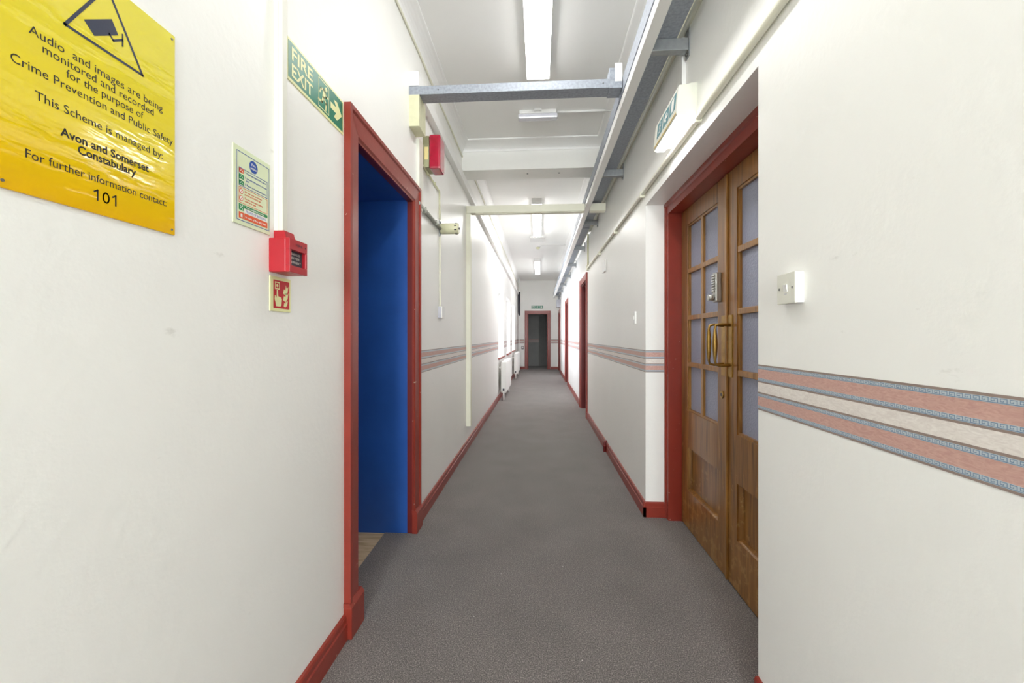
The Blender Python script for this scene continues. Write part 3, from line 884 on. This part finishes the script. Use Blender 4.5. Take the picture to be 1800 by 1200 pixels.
# ---- call point
t = thing('fire_call_point', 'red manual fire alarm call point box at the foot of the white trunking', 'fire alarm', (LX, 1.207, 1.435), ON_LEFT)
bm = NB()
box(bm, -0.046, 0.046, -0.050, 0.001, -0.048, 0.050, 0, 0.003)
for a, b, c_, d in ((-0.046, 0.046, 0.018, 0.050), (-0.046, 0.046, -0.048, -0.028), (-0.046, -0.036, -0.028, 0.018), (0.036, 0.046, -0.028, 0.018)):
    box(bm, a, b, -0.062, -0.049, c_, d, 0, 0.0012)
obj('housing', bm, 'red_plastic', t)
bm = NB(); prism(bm, [(-0.040, 0.046), (0.0, 0.046), (0.0, 0.076), (-0.032, 0.076)], -0.024, 0.024, 'x')
g = obj('cable_gland', bm, 'red_plastic', t)
bm = NB(); rect(bm, -0.036, 0.036, -0.028, 0.018, -0.0505, 0)
text(bm, 'BREAK GLASS', -0.030, 0.026, 0.006, 0.0065, -0.0512, 1); text(bm, 'PRESS HERE', -0.030, 0.022, -0.006, 0.0065, -0.0512, 1); text(bm, 'IN EMERGENCY', -0.030, 0.028, -0.018, 0.0060, -0.0512, 1)
obj('press_panel', bm, ['dark', 'paper'], t)
bm = NB(); text(bm, 'FIRE', -0.016, 0.018, 0.030, 0.0085, -0.0626); cyl(bm, (0.034, -0.062, 0.034), (0.034, -0.0632, 0.034), 0.002, 8)
obj('lettering', bm, 'dark', t)

# ---- call point sign
t = thing('call_point_sign', 'small red sign with pressing hand and flames, under the call point', 'sign', (LX, 1.2125, 1.3265), ON_LEFT)
bm = NB(); box(bm, -0.0495, 0.0495, -0.003, 0.0005, -0.0510, 0.0510, 0, 0.0008); obj('sheet', bm, 'pale_yellow', t)
bm = NB(); rect(bm, -0.036, 0.042, -0.042, 0.041, F, 0); obj('red_panel', bm, 'red_sign', t)
bm = NB()
frame2(bm, -0.029, -0.007, 0.014, 0.036, 0.003, G); disc(bm, -0.018, 0.025, 0.0048, G, 0, 14)
flat(bm, [(-0.0205, 0.012), (-0.0145, 0.012), (-0.0135, -0.006), (0.002, -0.009), (0.004, -0.014), (0.002, -0.032), (-0.003, -0.036), (-0.024, -0.036), (-0.026, -0.026), (-0.031, -0.016), (-0.030, -0.004), (-0.0265, -0.004), (-0.0215, -0.012)], G)
for (ox, oz, s) in ((0.024, 0.004, 1.0), (0.024, -0.016, 1.0), (0.024, -0.034, 0.8)):
    flat(bm, [(ox - 0.014 * s, oz + 0.000 * s), (ox - 0.004 * s, oz - 0.004 * s), (ox + 0.008 * s, oz + 0.004 * s), (ox + 0.013 * s, oz + 0.024 * s), (ox + 0.005 * s, oz + 0.015 * s),
              (ox + 0.000 * s, oz + 0.027 * s), (ox - 0.003 * s, oz + 0.010 * s), (ox - 0.010 * s, oz + 0.014 * s)], G)
obj('pictogram', bm, 'pale_yellow', t)

# ---- junction box where the tray meets the wall
t = thing('junction_box', 'tall cream junction box above the blue doorway where the tray meets the wall', 'junction box', (LX, 2.465, 2.455), ON_LEFT)
bm = NB(); box(bm, 0, 0.14, -0.062, 0.001, 0.0, 0.1885, 0, 0.002); obj('box_body', bm, 'cream_old', t)
bm = NB(); box(bm, 0.002, 0.14, -0.058, 0.001, 0, 0.088, 0, 0.002)
single('trunking_end', bm, 'white', 'short white trunking end on the wall just above the steel channel', 'trunking', (LX, 2.465, 2.698), ON_LEFT)
bm = NB(); box(bm, -0.045, 0.045, -0.018, 0.001, -0.44, 0, 0, 0.001)
single('drop_trunking', bm, 'trunk', 'short white trunking dropping from the junction box beside the doorway', 'trunking', (LX, 2.665, 2.455), ON_LEFT)

# ---- long horizontal trunking
bm = NB(); box(bm, 0, 12.3, -0.046, -0.0004, 0, 0.085, 0, 0.003)
for k in range(1, 5): box(bm, 3.0 * k - 0.0015, 3.0 * k + 0.0015, -0.0468, -0.0004, -0.0006, 0.0856)
single('horizontal_trunking', bm, 'white', 'long white cable trunking running high along the left wall', 'trunking', (LX, 2.605, 2.705), ON_LEFT)

# ---- alarm beacon
t = thing('alarm_beacon', 'red lensed alarm beacon on a grey green base, left wall', 'alarm', (LX, 2.815, 2.435), ON_LEFT)
bm = NB(); box(bm, -0.055, 0.075, -0.042, 0.001, -0.105, 0.105, 0, 0.006); obj('base', bm, 'olive', t)
bm = NB(); box(bm, -0.058, 0.078, -0.118, -0.043, -0.115, 0.112, 0, 0.012); obj('red_lens', bm, 'lens', t)
bm = NB()
rect(bm, 0, 0.001, 0, 0.001, -0.03)
bm.clear()
box(bm, -0.0565, -0.0545, -0.036, -0.012, -0.055, 0.03); obj('data_label', bm, 'tan_label', t)

# ---- cables, conduit and detector below the beacon
bm = NB()
tube(bm, [(LX + 0.008, 2.69, 2.335), (LX + 0.010, 2.72, 2.330), (LX + 0.009, 3.19, 2.318), (LX + 0.007, 3.205, 2.30), (LX + 0.006, 3.215, 2.20), (LX + 0.006, 3.222, 2.11)], 0.006, 10)
for y in (2.85, 3.05): box(bm, LX, LX + 0.017, y - 0.006, y + 0.006, 2.315, 2.335)
single('beacon_cable', bm, 'cream_old', 'thin cream cable running from under the red beacon to the cylinder below', 'cable')
bm = NB(); tube(bm, [(LX + 0.014, 2.605, 2.045), (LX + 0.014, 3.20, 2.035)], 0.013, 14)
for y in (2.75, 3.05): box(bm, LX, LX + 0.028, y - 0.008, y + 0.008, 2.022, 2.058)
single('grey_conduit', bm, 'grey_pipe', 'grey conduit from the doorway architrave to the cream cylinder', 'conduit')
t = thing('cylinder_detector', 'cream cylinder with dark slots jutting from the left wall on a steel bracket', 'detector', (LX, 3.235, 2.040), ON_LEFT)
bm = NB(); box(bm, -0.022, 0.022, -0.006, 0.001, -0.062, 0.062, 0, 0.002); cyl(bm, (0, -0.004, 0), (0, -0.02, 0), 0.036, 18)
for z in (-0.05, 0.05): cyl(bm, (0, -0.005, z), (0, -0.012, z), 0.009, 10)
obj('wall_bracket', bm, 'steel', t)
bm = NB(); tube(bm, [(0, -0.012, 0), (0, -0.146, 0), (0, -0.152, 0)], [0.041, 0.041, 0.036], 28)
body = obj('body', bm, 'cream_old', t)
for k in range(8):
    a = 2 * PI * (k + 0.5) / 8
    bm = NB(); tube(bm, [(0.0385 * math.cos(a), -0.122, 0.0385 * math.sin(a)), (0.0385 * math.cos(a), -0.140, 0.0385 * math.sin(a))], 0.0055, 6); obj('vent_slot', bm, 'dark', body)
bm = NB(); cyl(bm, (0, -0.150, 0), (0, -0.158, 0), 0.008, 10); obj('end_knob', bm, 'dark', body)
bm = NB(); tube(bm, [(LX + 0.006, 3.222, 1.985), (LX + 0.006, 3.224, 1.75), (LX + 0.007, 3.222, 1.55), (LX + 0.006, 3.235, 1.46), (LX + 0.006, 3.222, 1.434)], 0.006, 10)
for z in (1.9, 1.7, 1.55): box(bm, LX, LX + 0.014, 3.214, 3.232, z - 0.005, z + 0.005)
single('switch_drop_cable', bm, 'cream', 'cream cable dropping from the cylinder to the small grey wall box', 'cable')
t = thing('wall_box', 'small grey and white surface box below the cream cylinder', 'electrical box', (LX, 3.225, 1.390), ON_LEFT)
bm = NB(); box(bm, -0.045, 0.045, -0.026, 0.001, -0.044, 0.044, 0, 0.003); obj('back_box', bm, 'grey_box', t)
bm = NB(); box(bm, -0.046, 0.046, -0.033, -0.0262, -0.045, 0.045, 0, 0.002); obj('cover_plate', bm, 'white', t)

# ---- the post and crossbar trunking
bm = NB(); box(bm, -0.04, 0.04, -0.042, 0.001, 0, 2.258, 0, 0.002); box(bm, -0.034, 0.034, -0.048, -0.04, 0, 2.258, 0, 0.001)
single('post_trunking', bm, 'cream', 'tall cream trunking standing up the left wall under the crossbar', 'trunking', (LX, 4.465, 0.252), ON_LEFT)
bm = NB(); box(bm, 0.528, 0.688, 4.42, 4.51, 2.512, 2.588, 0, 0.002)
single('trunking_stub', bm, 'cream', 'short cream trunking piece between the white trunking and right wall', 'trunking')
bm = NB(); box(bm, LX + 0.002, 0.4725, 4.42, 4.51, 2.512, 2.588, 0, 0.002); box(bm, LX + 0.1, 0.45, 4.435, 4.495, 2.506, 2.513)
box(bm, -0.605, -0.60, 4.4192, 4.51, 2.505, 2.55)
single('crossbar_trunking', bm, 'cream', 'slim cream trunking crossing the corridor between post and right wall', 'trunking')

# ---- radiators
def radiator(label, loc, length, n):
    t = thing('radiator', label, 'radiator', loc, ON_LEFT, 'white radiators under the windows')
    d0, d1 = -0.155, -0.045
    bm = NB()
    w = length / n
    for k in range(n):
        box(bm, k * w + 0.003, (k + 1) * w - 0.003, d0, d1, 0.135, 0.735, 0, min(0.03, w * 0.3))
    box(bm, 0.02, length - 0.02, d0 + 0.03, d1 - 0.03, 0.16, 0.71)
    obj('body', bm, 'white_metal', t)
    for x in (0.05, length - 0.05):
        bm = NB(); box(bm, x - 0.016, x + 0.016, -0.115, -0.085, 0.0, 0.15, 0, 0.004); obj('leg', bm, 'white_metal', t)
    bm = NB(); tube(bm, [(-0.03, -0.10, 0.0), (-0.03, -0.10, 0.185), (0.02, -0.10, 0.19)], 0.012, 12); sp = obj('supply_pipe', bm, 'white_metal', t)
    bm = NB(); cyl(bm, (-0.03, -0.10, 0.185), (-0.03, -0.10, 0.225), 0.017, 14); v = obj('valve', bm, 'dark', sp); v['label'] = 'dark valve head'
    for x in (0.15, length - 0.15):
        bm = NB(); box(bm, x - 0.015, x + 0.015, -0.05, -0.0004, 0.6, 0.63); obj('wall_bracket', bm, 'white_metal', t)
    return t
radiator('white column radiator nearer the camera, under the first window', (LX, 7.95, 0), 1.36, 14)
radiator('white column radiator further down, close to the end wall', (LX, 12.00, 0), 1.55, 16)

# ---- vertical pipe with dark sleeve in the far left corner
t = thing('corner_pipe', 'white vertical pipe with dark sleeve in the far left corner', 'pipe', (LX + 0.055, 15.0, 0), 0)
bm = NB(); cyl(bm, (0, 0, 2.88), (0, 0, ZF), 0.038, 18); cyl(bm, (0, 0, 0), (0, 0, 2.0), 0.016, 14); obj('pipe', bm, 'white', t)
bm = NB(); tube(bm, [(0, 0, 2.82), (0, 0, 2.10), (0.01, 0, 2.02), (0.015, 0, 1.95)], [0.045, 0.043, 0.040, 0.012], 16); obj('sleeve', bm, 'dark', t)
bm = NB(); tube(bm, [(0, 0, 2.81), (0, 0, 2.83), (0, 0, 2.88)], [0.050, 0.052, 0.040], 18); obj('cap', bm, 'white', t)

# ================================================================== things overhead
# ---- galvanised tray crossing the corridor
t = thing('cross_tray', 'galvanised steel cable channel crossing overhead from the junction box', 'cable tray', (0, 2.47, 2.645))
bm = NB()
X0, X1 = LX + 0.001, 0.41
box(bm, X0, X1, 0, 0.0025, 0, 0.048); box(bm, X0, X1, 0.093, 0.0955, 0, 0.048); box(bm, X0, X1, 0.0025, 0.093, 0, 0.0025)
box(bm, X0, X1, 0.0, 0.010, 0.048, 0.050); box(bm, X0, X1, 0.0855, 0.0955, 0.048, 0.050)
obj('channel', bm, 'galv', t)
bm = NB(); box(bm, 0.405, 0.478, -0.006, 0.101, -0.006, 0.110, 0, 0.002); obj('coupling_box', bm, 'galv', t)
bm = NB(); box(bm, 0.436, 0.478, -0.0075, -0.0062, 0.030, 0.135); cyl(bm, (0.458, -0.0075, 0.118), (0.458, -0.010, 0.118), 0.005, 10)
obj('bracket', bm, 'white_metal', t)
for x in (-0.60, 0.37):
    bm = NB(); cyl(bm, (x, 0.0, 0.025), (x, -0.003, 0.025), 0.004, 8); obj('screw', bm, 'screw', t)

# ---- long galvanised tray along the right
t = thing('cable_tray', 'long galvanised steel cable tray running down the right side overhead', 'cable tray', (0.48, YB, 2.615))
LT = 14.55 - YB
bm = NB()
box(bm, 0, 0.17, 0, LT, 0, 0.003); box(bm, 0, 0.0028, 0, LT, 0.003, 0.085); box(bm, 0.167, 0.170, 0, LT, 0.003, 0.085)
box(bm, 0.0028, 0.014, 0, LT, 0.082, 0.085)
obj('channel', bm, 'galv', t)
for y in (0.9, 2.62, 5.6, 8.6, 11.6):
    bm = NB(); box(bm, -0.0015, 0.1715, y - YB - 0.08 - 0.0, y - YB + 0.08, -0.0025, 0.0); box(bm, -0.0030, 0.0, y - YB - 0.08, y - YB + 0.08, 0.0, 0.07)
    obj('joint_plate', bm, 'galv', t)
bm = NB(); box(bm, 0.4745, 0.5255, YB, 14.6, 2.533, 2.584, 0, 0.002)
for y in (1.4, 4.4, 7.4, 10.4): box(bm, 0.4738, 0.5262, y - 0.0015, y + 0.0015, 2.5323, 2.58)
single('lighting_trunking', bm, 'white', 'long white square trunking slung below the galvanised tray', 'trunking')

def bracket_src():
    t = thing('tray_bracket', 'x', 'bracket', (RX, 2.06, 2.60), 0, 'steel arms carrying the cable tray')
    bm = NB(); box(bm, -0.1845, -0.006, -0.0205, 0.0205, -0.041, 0.0145, 0, 0.002); obj('arm', bm, 'steel', t)
    bm = NB(); box(bm, -0.006, 0.0005, -0.024, 0.024, -0.068, 0.080, 0, 0.0015); wp = obj('wall_plate', bm, 'steel', t)
    for z in (-0.054, 0.066):
        bm = NB(); cyl(bm, (-0.006, 0, z), (-0.013, 0, z), 0.0085, 6); obj('bolt', bm, 'screw', wp)
    return t
b0 = bracket_src()
words = ['steel tray bracket nearest the camera, level with the lit exit sign',
         'steel tray bracket just before the ceiling beam, second from the camera',
         'steel tray bracket just past the cream crossbar, third from the camera',
         'fourth steel tray bracket from the camera, past the vertical conduit',
         'fifth steel tray bracket from the camera, level with the nearest window',
         'sixth steel tray bracket from the camera, small, level with the second window',
         'third steel tray bracket from the end of the tray, counting back from the grey box',
         'second steel tray bracket from the end of the tray, above the far right doors',
         'last steel tray bracket at the far end, above the grey box']
for i, y in enumerate((2.06, 3.62, 5.16, 6.64, 8.16, 9.65, 11.2, 12.7, 14.15)):
    if i == 0:
        o = b0
    else:
        o = b0.copy(); COL.objects.link(o)
        for ch in list(b0.children):
            c = ch.copy(); COL.objects.link(c); c.parent = o
            for g in list(ch.children):
                d = g.copy(); COL.objects.link(d); d.parent = c
    o.location = (RX, y, 2.60); o['label'] = words[i]

# ---- ceiling lights
def batten(name, x, y0, y1, z, m, label, w=0.16):
    t = thing('batten_light', label, 'ceiling light', (x, (y0 + y1) / 2, z), 0, 'fluorescent battens along the ceiling')
    h = (y1 - y0) / 2
    bm = NB(); box(bm, -0.045, 0.045, -h + 0.01, h - 0.01, -0.03, 0.0); obj('housing', bm, 'white_metal', t)
    bm = NB()
    prof = [(-w / 2, -0.028), (-w / 2, -0.060), (-w / 2 + 0.012, -0.078), (-0.03, -0.084), (0.03, -0.084), (w / 2 - 0.012, -0.078), (w / 2, -0.060), (w / 2, -0.028)]
    prism(bm, prof, -h + 0.03, h - 0.03, 'y')
    bm.normal_update()
    for f in bm.faces: f.material_index = 0 if f.normal.z < -0.3 else 1   # the sides are opaque white, the lens underneath glows
    obj('diffuser', bm, [m, 'white'], t)
    for s in (-1, 1):
        bm = NB(); box(bm, -w / 2 - 0.001, w / 2 + 0.001, s * h - 0.03 * (s > 0), s * h + 0.03 * (s < 0), -0.085, 0.0, 0, 0.004); obj('end_cap', bm, 'white_metal', t)
    return t
batten('a', -0.008, 1.20, 3.02, ZN, 'tube_on', 'long lit batten light on the near ceiling above the steel channel')
batten('d', -0.008, -2.30, -0.50, ZN, 'tube_fill', 'added unseen batten light behind the viewpoint, for fill')  # extra lamp out of view, added to light the near walls
batten('b', -0.040, 6.35, 8.50, ZF, 'tube_far', 'lit batten light past the beam, middle of the three along the ceiling', 0.15)
batten('c', -0.055, 11.25, 13.60, ZF, 'tube_end', 'brightest lit batten light, furthest down the ceiling', 0.15)
t = thing('emergency_light', 'small clear emergency bulkhead light on the ceiling behind the steel channel', 'ceiling light', (-0.012, 3.575, ZN))
bm = NB(); box(bm, -0.155, 0.155, -0.035, 0.035, -0.03, 0.0, 0, 0.004); box(bm, -0.03, 0.03, -0.055, -0.03, -0.02, 0); obj('base', bm, 'white_metal', t)
bm = NB(); box(bm, -0.165, 0.165, -0.033, 0.033, -0.068, -0.030, 0, 0.010); obj('diffuser', bm, 'clear', t)
bm = NB(); tube(bm, [(0.15, 3.575, ZN - 0.011), (0.60, 3.575, ZN - 0.011)], 0.010, 10)
single('ceiling_conduit', bm, 'white', 'white conduit across the ceiling from the emergency light to the right', 'conduit')
bm = NB(); box(bm, -0.17, 0.15, -0.20, 0.20, -0.03, 0.0, 0, 0.004); box(bm, -0.16, 0.14, -0.19, 0.19, -0.034, -0.03)
single('ceiling_panel', bm, 'white', 'flat white panel on the ceiling beyond the middle batten light', 'panel', (-0.03, 8.95, ZF))
t = thing('smoke_detector', 'round white smoke detector on the ceiling between the two far lights', 'smoke detector', (-0.03, 9.75, ZF))
bm = NB(); cyl(bm, (0, 0, 0), (0, 0, -0.022), 0.055, 24); obj('base', bm, 'white', t)
bm = NB(); tube(bm, [(0, 0, -0.022), (0, 0, -0.045), (0, 0, -0.06)], [0.048, 0.042, 0.028], 24); obj('head', bm, 'cream_old', t)
bm = NB(); tube(bm, [(0.03, 9.62, ZF - 0.007), (0.59, 9.62, ZF - 0.007)], 0.007, 8)
single('ceiling_conduit', bm, 'white', 'thin conduit across the far ceiling beside the smoke detector', 'conduit')

# ================================================================== things on the right wall
t = thing('light_switch', 'white single light switch plate near the camera, above the border', 'light switch', (RX, 1.222, 1.335), ON_RIGHT)
bm = NB(); box(bm, -0.0415, 0.0415, -0.016, 0.001, -0.0415, 0.0415); obj('back_box', bm, 'white', t)
bm = NB(); box(bm, -0.043, 0.043, -0.024, -0.016, -0.043, 0.043, 0, 0.003); pl = obj('plate', bm, 'trunk', t)
bm = NB(); prism(bm, [(-0.0235, -0.010), (-0.0235, 0.010), (-0.028, 0.010), (-0.0245, -0.010)], -0.008, 0.008, 'x'); rect(bm, -0.006, 0.006, -0.0165, -0.0145, -0.0242, 1); obj('rocker', bm, ['white', 'grey_box'], pl)
for x in (-0.031, 0.031):
    bm = NB(); cyl(bm, (x, -0.023, 0), (x, -0.0246, 0), 0.0034, 12); obj('screw', bm, 'screw', pl)

# ---- illuminated exit box
t = thing('exit_light', 'white illuminated exit box with three teal pictogram panels over the double doors', 'exit sign', (RX, 2.11, 2.26), ON_RIGHT)
bm = NB(); box(bm, -0.18, 0.16, -0.030, 0.001, -0.06, 0.09, 0, 0.002); obj('back_plate', bm, 'trunk', t)
bm = NB()
prism(bm, [(-0.030, 0.075), (-0.085, 0.068), (-0.087, 0.060), (-0.098, -0.058), (-0.094, -0.066), (-0.055, -0.066), (-0.030, -0.058)], -0.195, 0.180, 'x')
obj('housing', bm, 'trunk', t)
bm = NB(); prism(bm, [(-0.092, -0.0662), (-0.085, -0.074), (-0.048, -0.074), (-0.040, -0.0662)], -0.185, 0.172, 'x')
l_ = obj('diffuser', bm, 'exit_lamp', t); l_['label'] = 'lit white underside'
def on_face(p, d=0.0008):   # the front leans: y from -0.087 at z 0.060 to -0.098 at -0.058
    return Vector((p[0], -0.087 - (0.060 - p[1]) * 0.011 / 0.118 - d, p[1]))
tmp = NB()
for k in range(3):
    x0 = -0.145 + k * 0.105
    rect(tmp, x0, x0 + 0.092, -0.026, 0.050, 0, 0)
x0 = -0.145
running_man(tmp, x0 + 0.046, 0.012, 0.066, 1, 1)
arrow(tmp, x0 + 0.105 + 0.046, 0.012, 0.062, 1, 1, PI)
rect(tmp, x0 + 0.21 + 0.026, x0 + 0.21 + 0.066, -0.018, 0.042, 1, 1)
for v in tmp.verts: v.co = on_face((v.co.x, v.co.z), 0.0006 + 0.0006 * v.co.y)
obj('legend_panel', tmp, ['teal', 'paper'], t)
bm = NB(); box(bm, -0.186, 0.172, -0.0995, -0.0965, -0.0585, -0.052); obj('yellow_edge', bm, 'yellow_line', t)
bm = NB(); box(bm, RX - 0.018, RX + 0.001, 2.095, 2.125, 2.346, 2.655, 0, 0.001)
single('exit_light_trunking', bm, 'white', 'short white trunking rising from the illuminated exit box', 'trunking')

# ---- pipes on the right wall
bm = NB(); tube(bm, [(RX - 0.015, YB, 2.158), (RX - 0.015, 2.0, 2.160), (RX - 0.015, 6.10, 2.190)], 0.0135, 14)
for y in (0.9, 1.9, 2.9, 3.9, 4.9): box(bm, RX - 0.030, RX + 0.001, y - 0.010, y + 0.010, 2.142, 2.146 + 0.03)
single('wall_pipe', bm, 'cream', 'cream pipe running low along the right wall over the double doors', 'pipe')
bm = NB(); tube(bm, [(RX - 0.012, YB, 2.735), (RX - 0.012, 14.3, 2.735)], 0.011, 12)
single('upper_conduit', bm, 'cream', 'upper of two cream conduits between the tray and the right wall', 'conduit')
bm = NB(); tube(bm, [(RX - 0.015, YB, 2.668), (RX - 0.015, 5.9, 2.668)], 0.0135, 12)
single('upper_conduit', bm, 'cream', 'lower of two cream conduits between the tray and the right wall', 'conduit')
bm = NB(); tube(bm, [(RX - 0.012, 6.12, 2.225), (RX - 0.012, 6.12, 2.68)], 0.011, 12)
single('vertical_conduit', bm, 'cream_old', 'vertical cream conduit on the right wall before the red framed doors', 'conduit')
bm = NB(); box(bm, RX - 0.035, RX + 0.001, 6.08, 6.16, 2.155, 2.225, 0, 0.003)
single('conduit_box', bm, 'cream', 'small cream conduit box where the pipe turns up', 'junction box')
bm = NB(); box(bm, RX - 0.014, RX + 0.001, 4.55, 4.73, 1.905, 2.025, 0, 0.003)
single('blank_plate', bm, 'white', 'blank white plate high on the right wall past the recess', 'wall plate')
t = thing('light_switch', 'narrow white switch on the right wall beyond the double door recess', 'light switch', (RX, 3.17, 1.342), ON_RIGHT)
bm = NB(); box(bm, -0.030, 0.030, -0.012, 0.001, -0.045, 0.045, 0, 0.002); obj('plate', bm, 'white', t)
bm = NB(); box(bm, -0.009, 0.009, -0.017, -0.012, -0.014, 0.014, 0, 0.002); obj('rocker', bm, 'white', t)
t = thing('door_stop', 'dark red stub of pipe at the skirting on the right', 'pipe', (RX, 4.45, 0.0), ON_RIGHT)
bm = NB(); tube(bm, [(0, -0.030, 0.003), (0, -0.030, 0.085), (0, -0.025, 0.105), (0, -0.006, 0.115)], 0.013, 12); obj('bent_pipe', bm, 'darkred', t)
bm = NB(); cyl(bm, (0, -0.030, 0.055), (0, -0.030, 0.075), 0.018, 12); obj('collar', bm, 'darkred', t)
t = thing('meter_box', 'pale grey electrical box at the far end of the tray above the last right door', 'electrical box', (RX, 14.32, 2.325), ON_RIGHT)
bm = NB(); box(bm, -0.13, 0.13, -0.125, 0.001, -0.125, 0.125, 0, 0.004); obj('enclosure', bm, 'grey_box', t)
bm = NB(); box(bm, -0.12, 0.12, -0.130, -0.1252, -0.115, 0.115, 0, 0.002); obj('lid', bm, 'grey_box', t)
bm = NB(); box(bm, -0.03, 0.03, -0.08, -0.02, 0.125, 0.29); obj('cable_entry', bm, 'steel', t)

# ---- end wall sign and switch
t = thing('exit_sign', 'small green fire exit sign above the doorway at the far end', 'sign', (-0.075, YE, 2.30), 0)
bm = NB(); box(bm, -0.225, 0.225, -0.004, 0.0005, -0.062, 0.062, 0, 0.001); obj('sheet', bm, 'paper', t)
bm = NB(); rect(bm, -0.22, -0.085, -0.057, 0.057, -0.0046); rect(bm, -0.08, 0.075, -0.057, 0.057, -0.0046); rect(bm, 0.08, 0.22, -0.057, 0.057, -0.0046)
obj('green_panel', bm, 'green', t)
bm = NB(); text(bm, 'FIRE', -0.205, -0.10, 0.008, 0.036, -0.0052, 0, True); text(bm, 'EXIT', -0.205, -0.10, -0.045, 0.036, -0.0052, 0, True)
obj('lettering', bm, 'paper', t); bm = NB()
running_man(bm, 0.0, 0.0, 0.10, -0.0052); arrow(bm, 0.15, 0.0, 0.09, -0.0052, 0, PI / 2)
obj('pictogram', bm, 'paper', t)
t = thing('wall_switch', 'small dark edged switch left of the end doorway', 'light switch', (-0.62, YE, 0.80), 0)
bm = NB(); box(bm, -0.043, 0.043, -0.020, 0.0005, -0.055, 0.055, 0, 0.002); obj('back_box', bm, 'dark', t)
bm = NB(); box(bm, -0.026, 0.030, -0.024, -0.020, -0.030, 0.034); obj('rocker', bm, 'white', t)
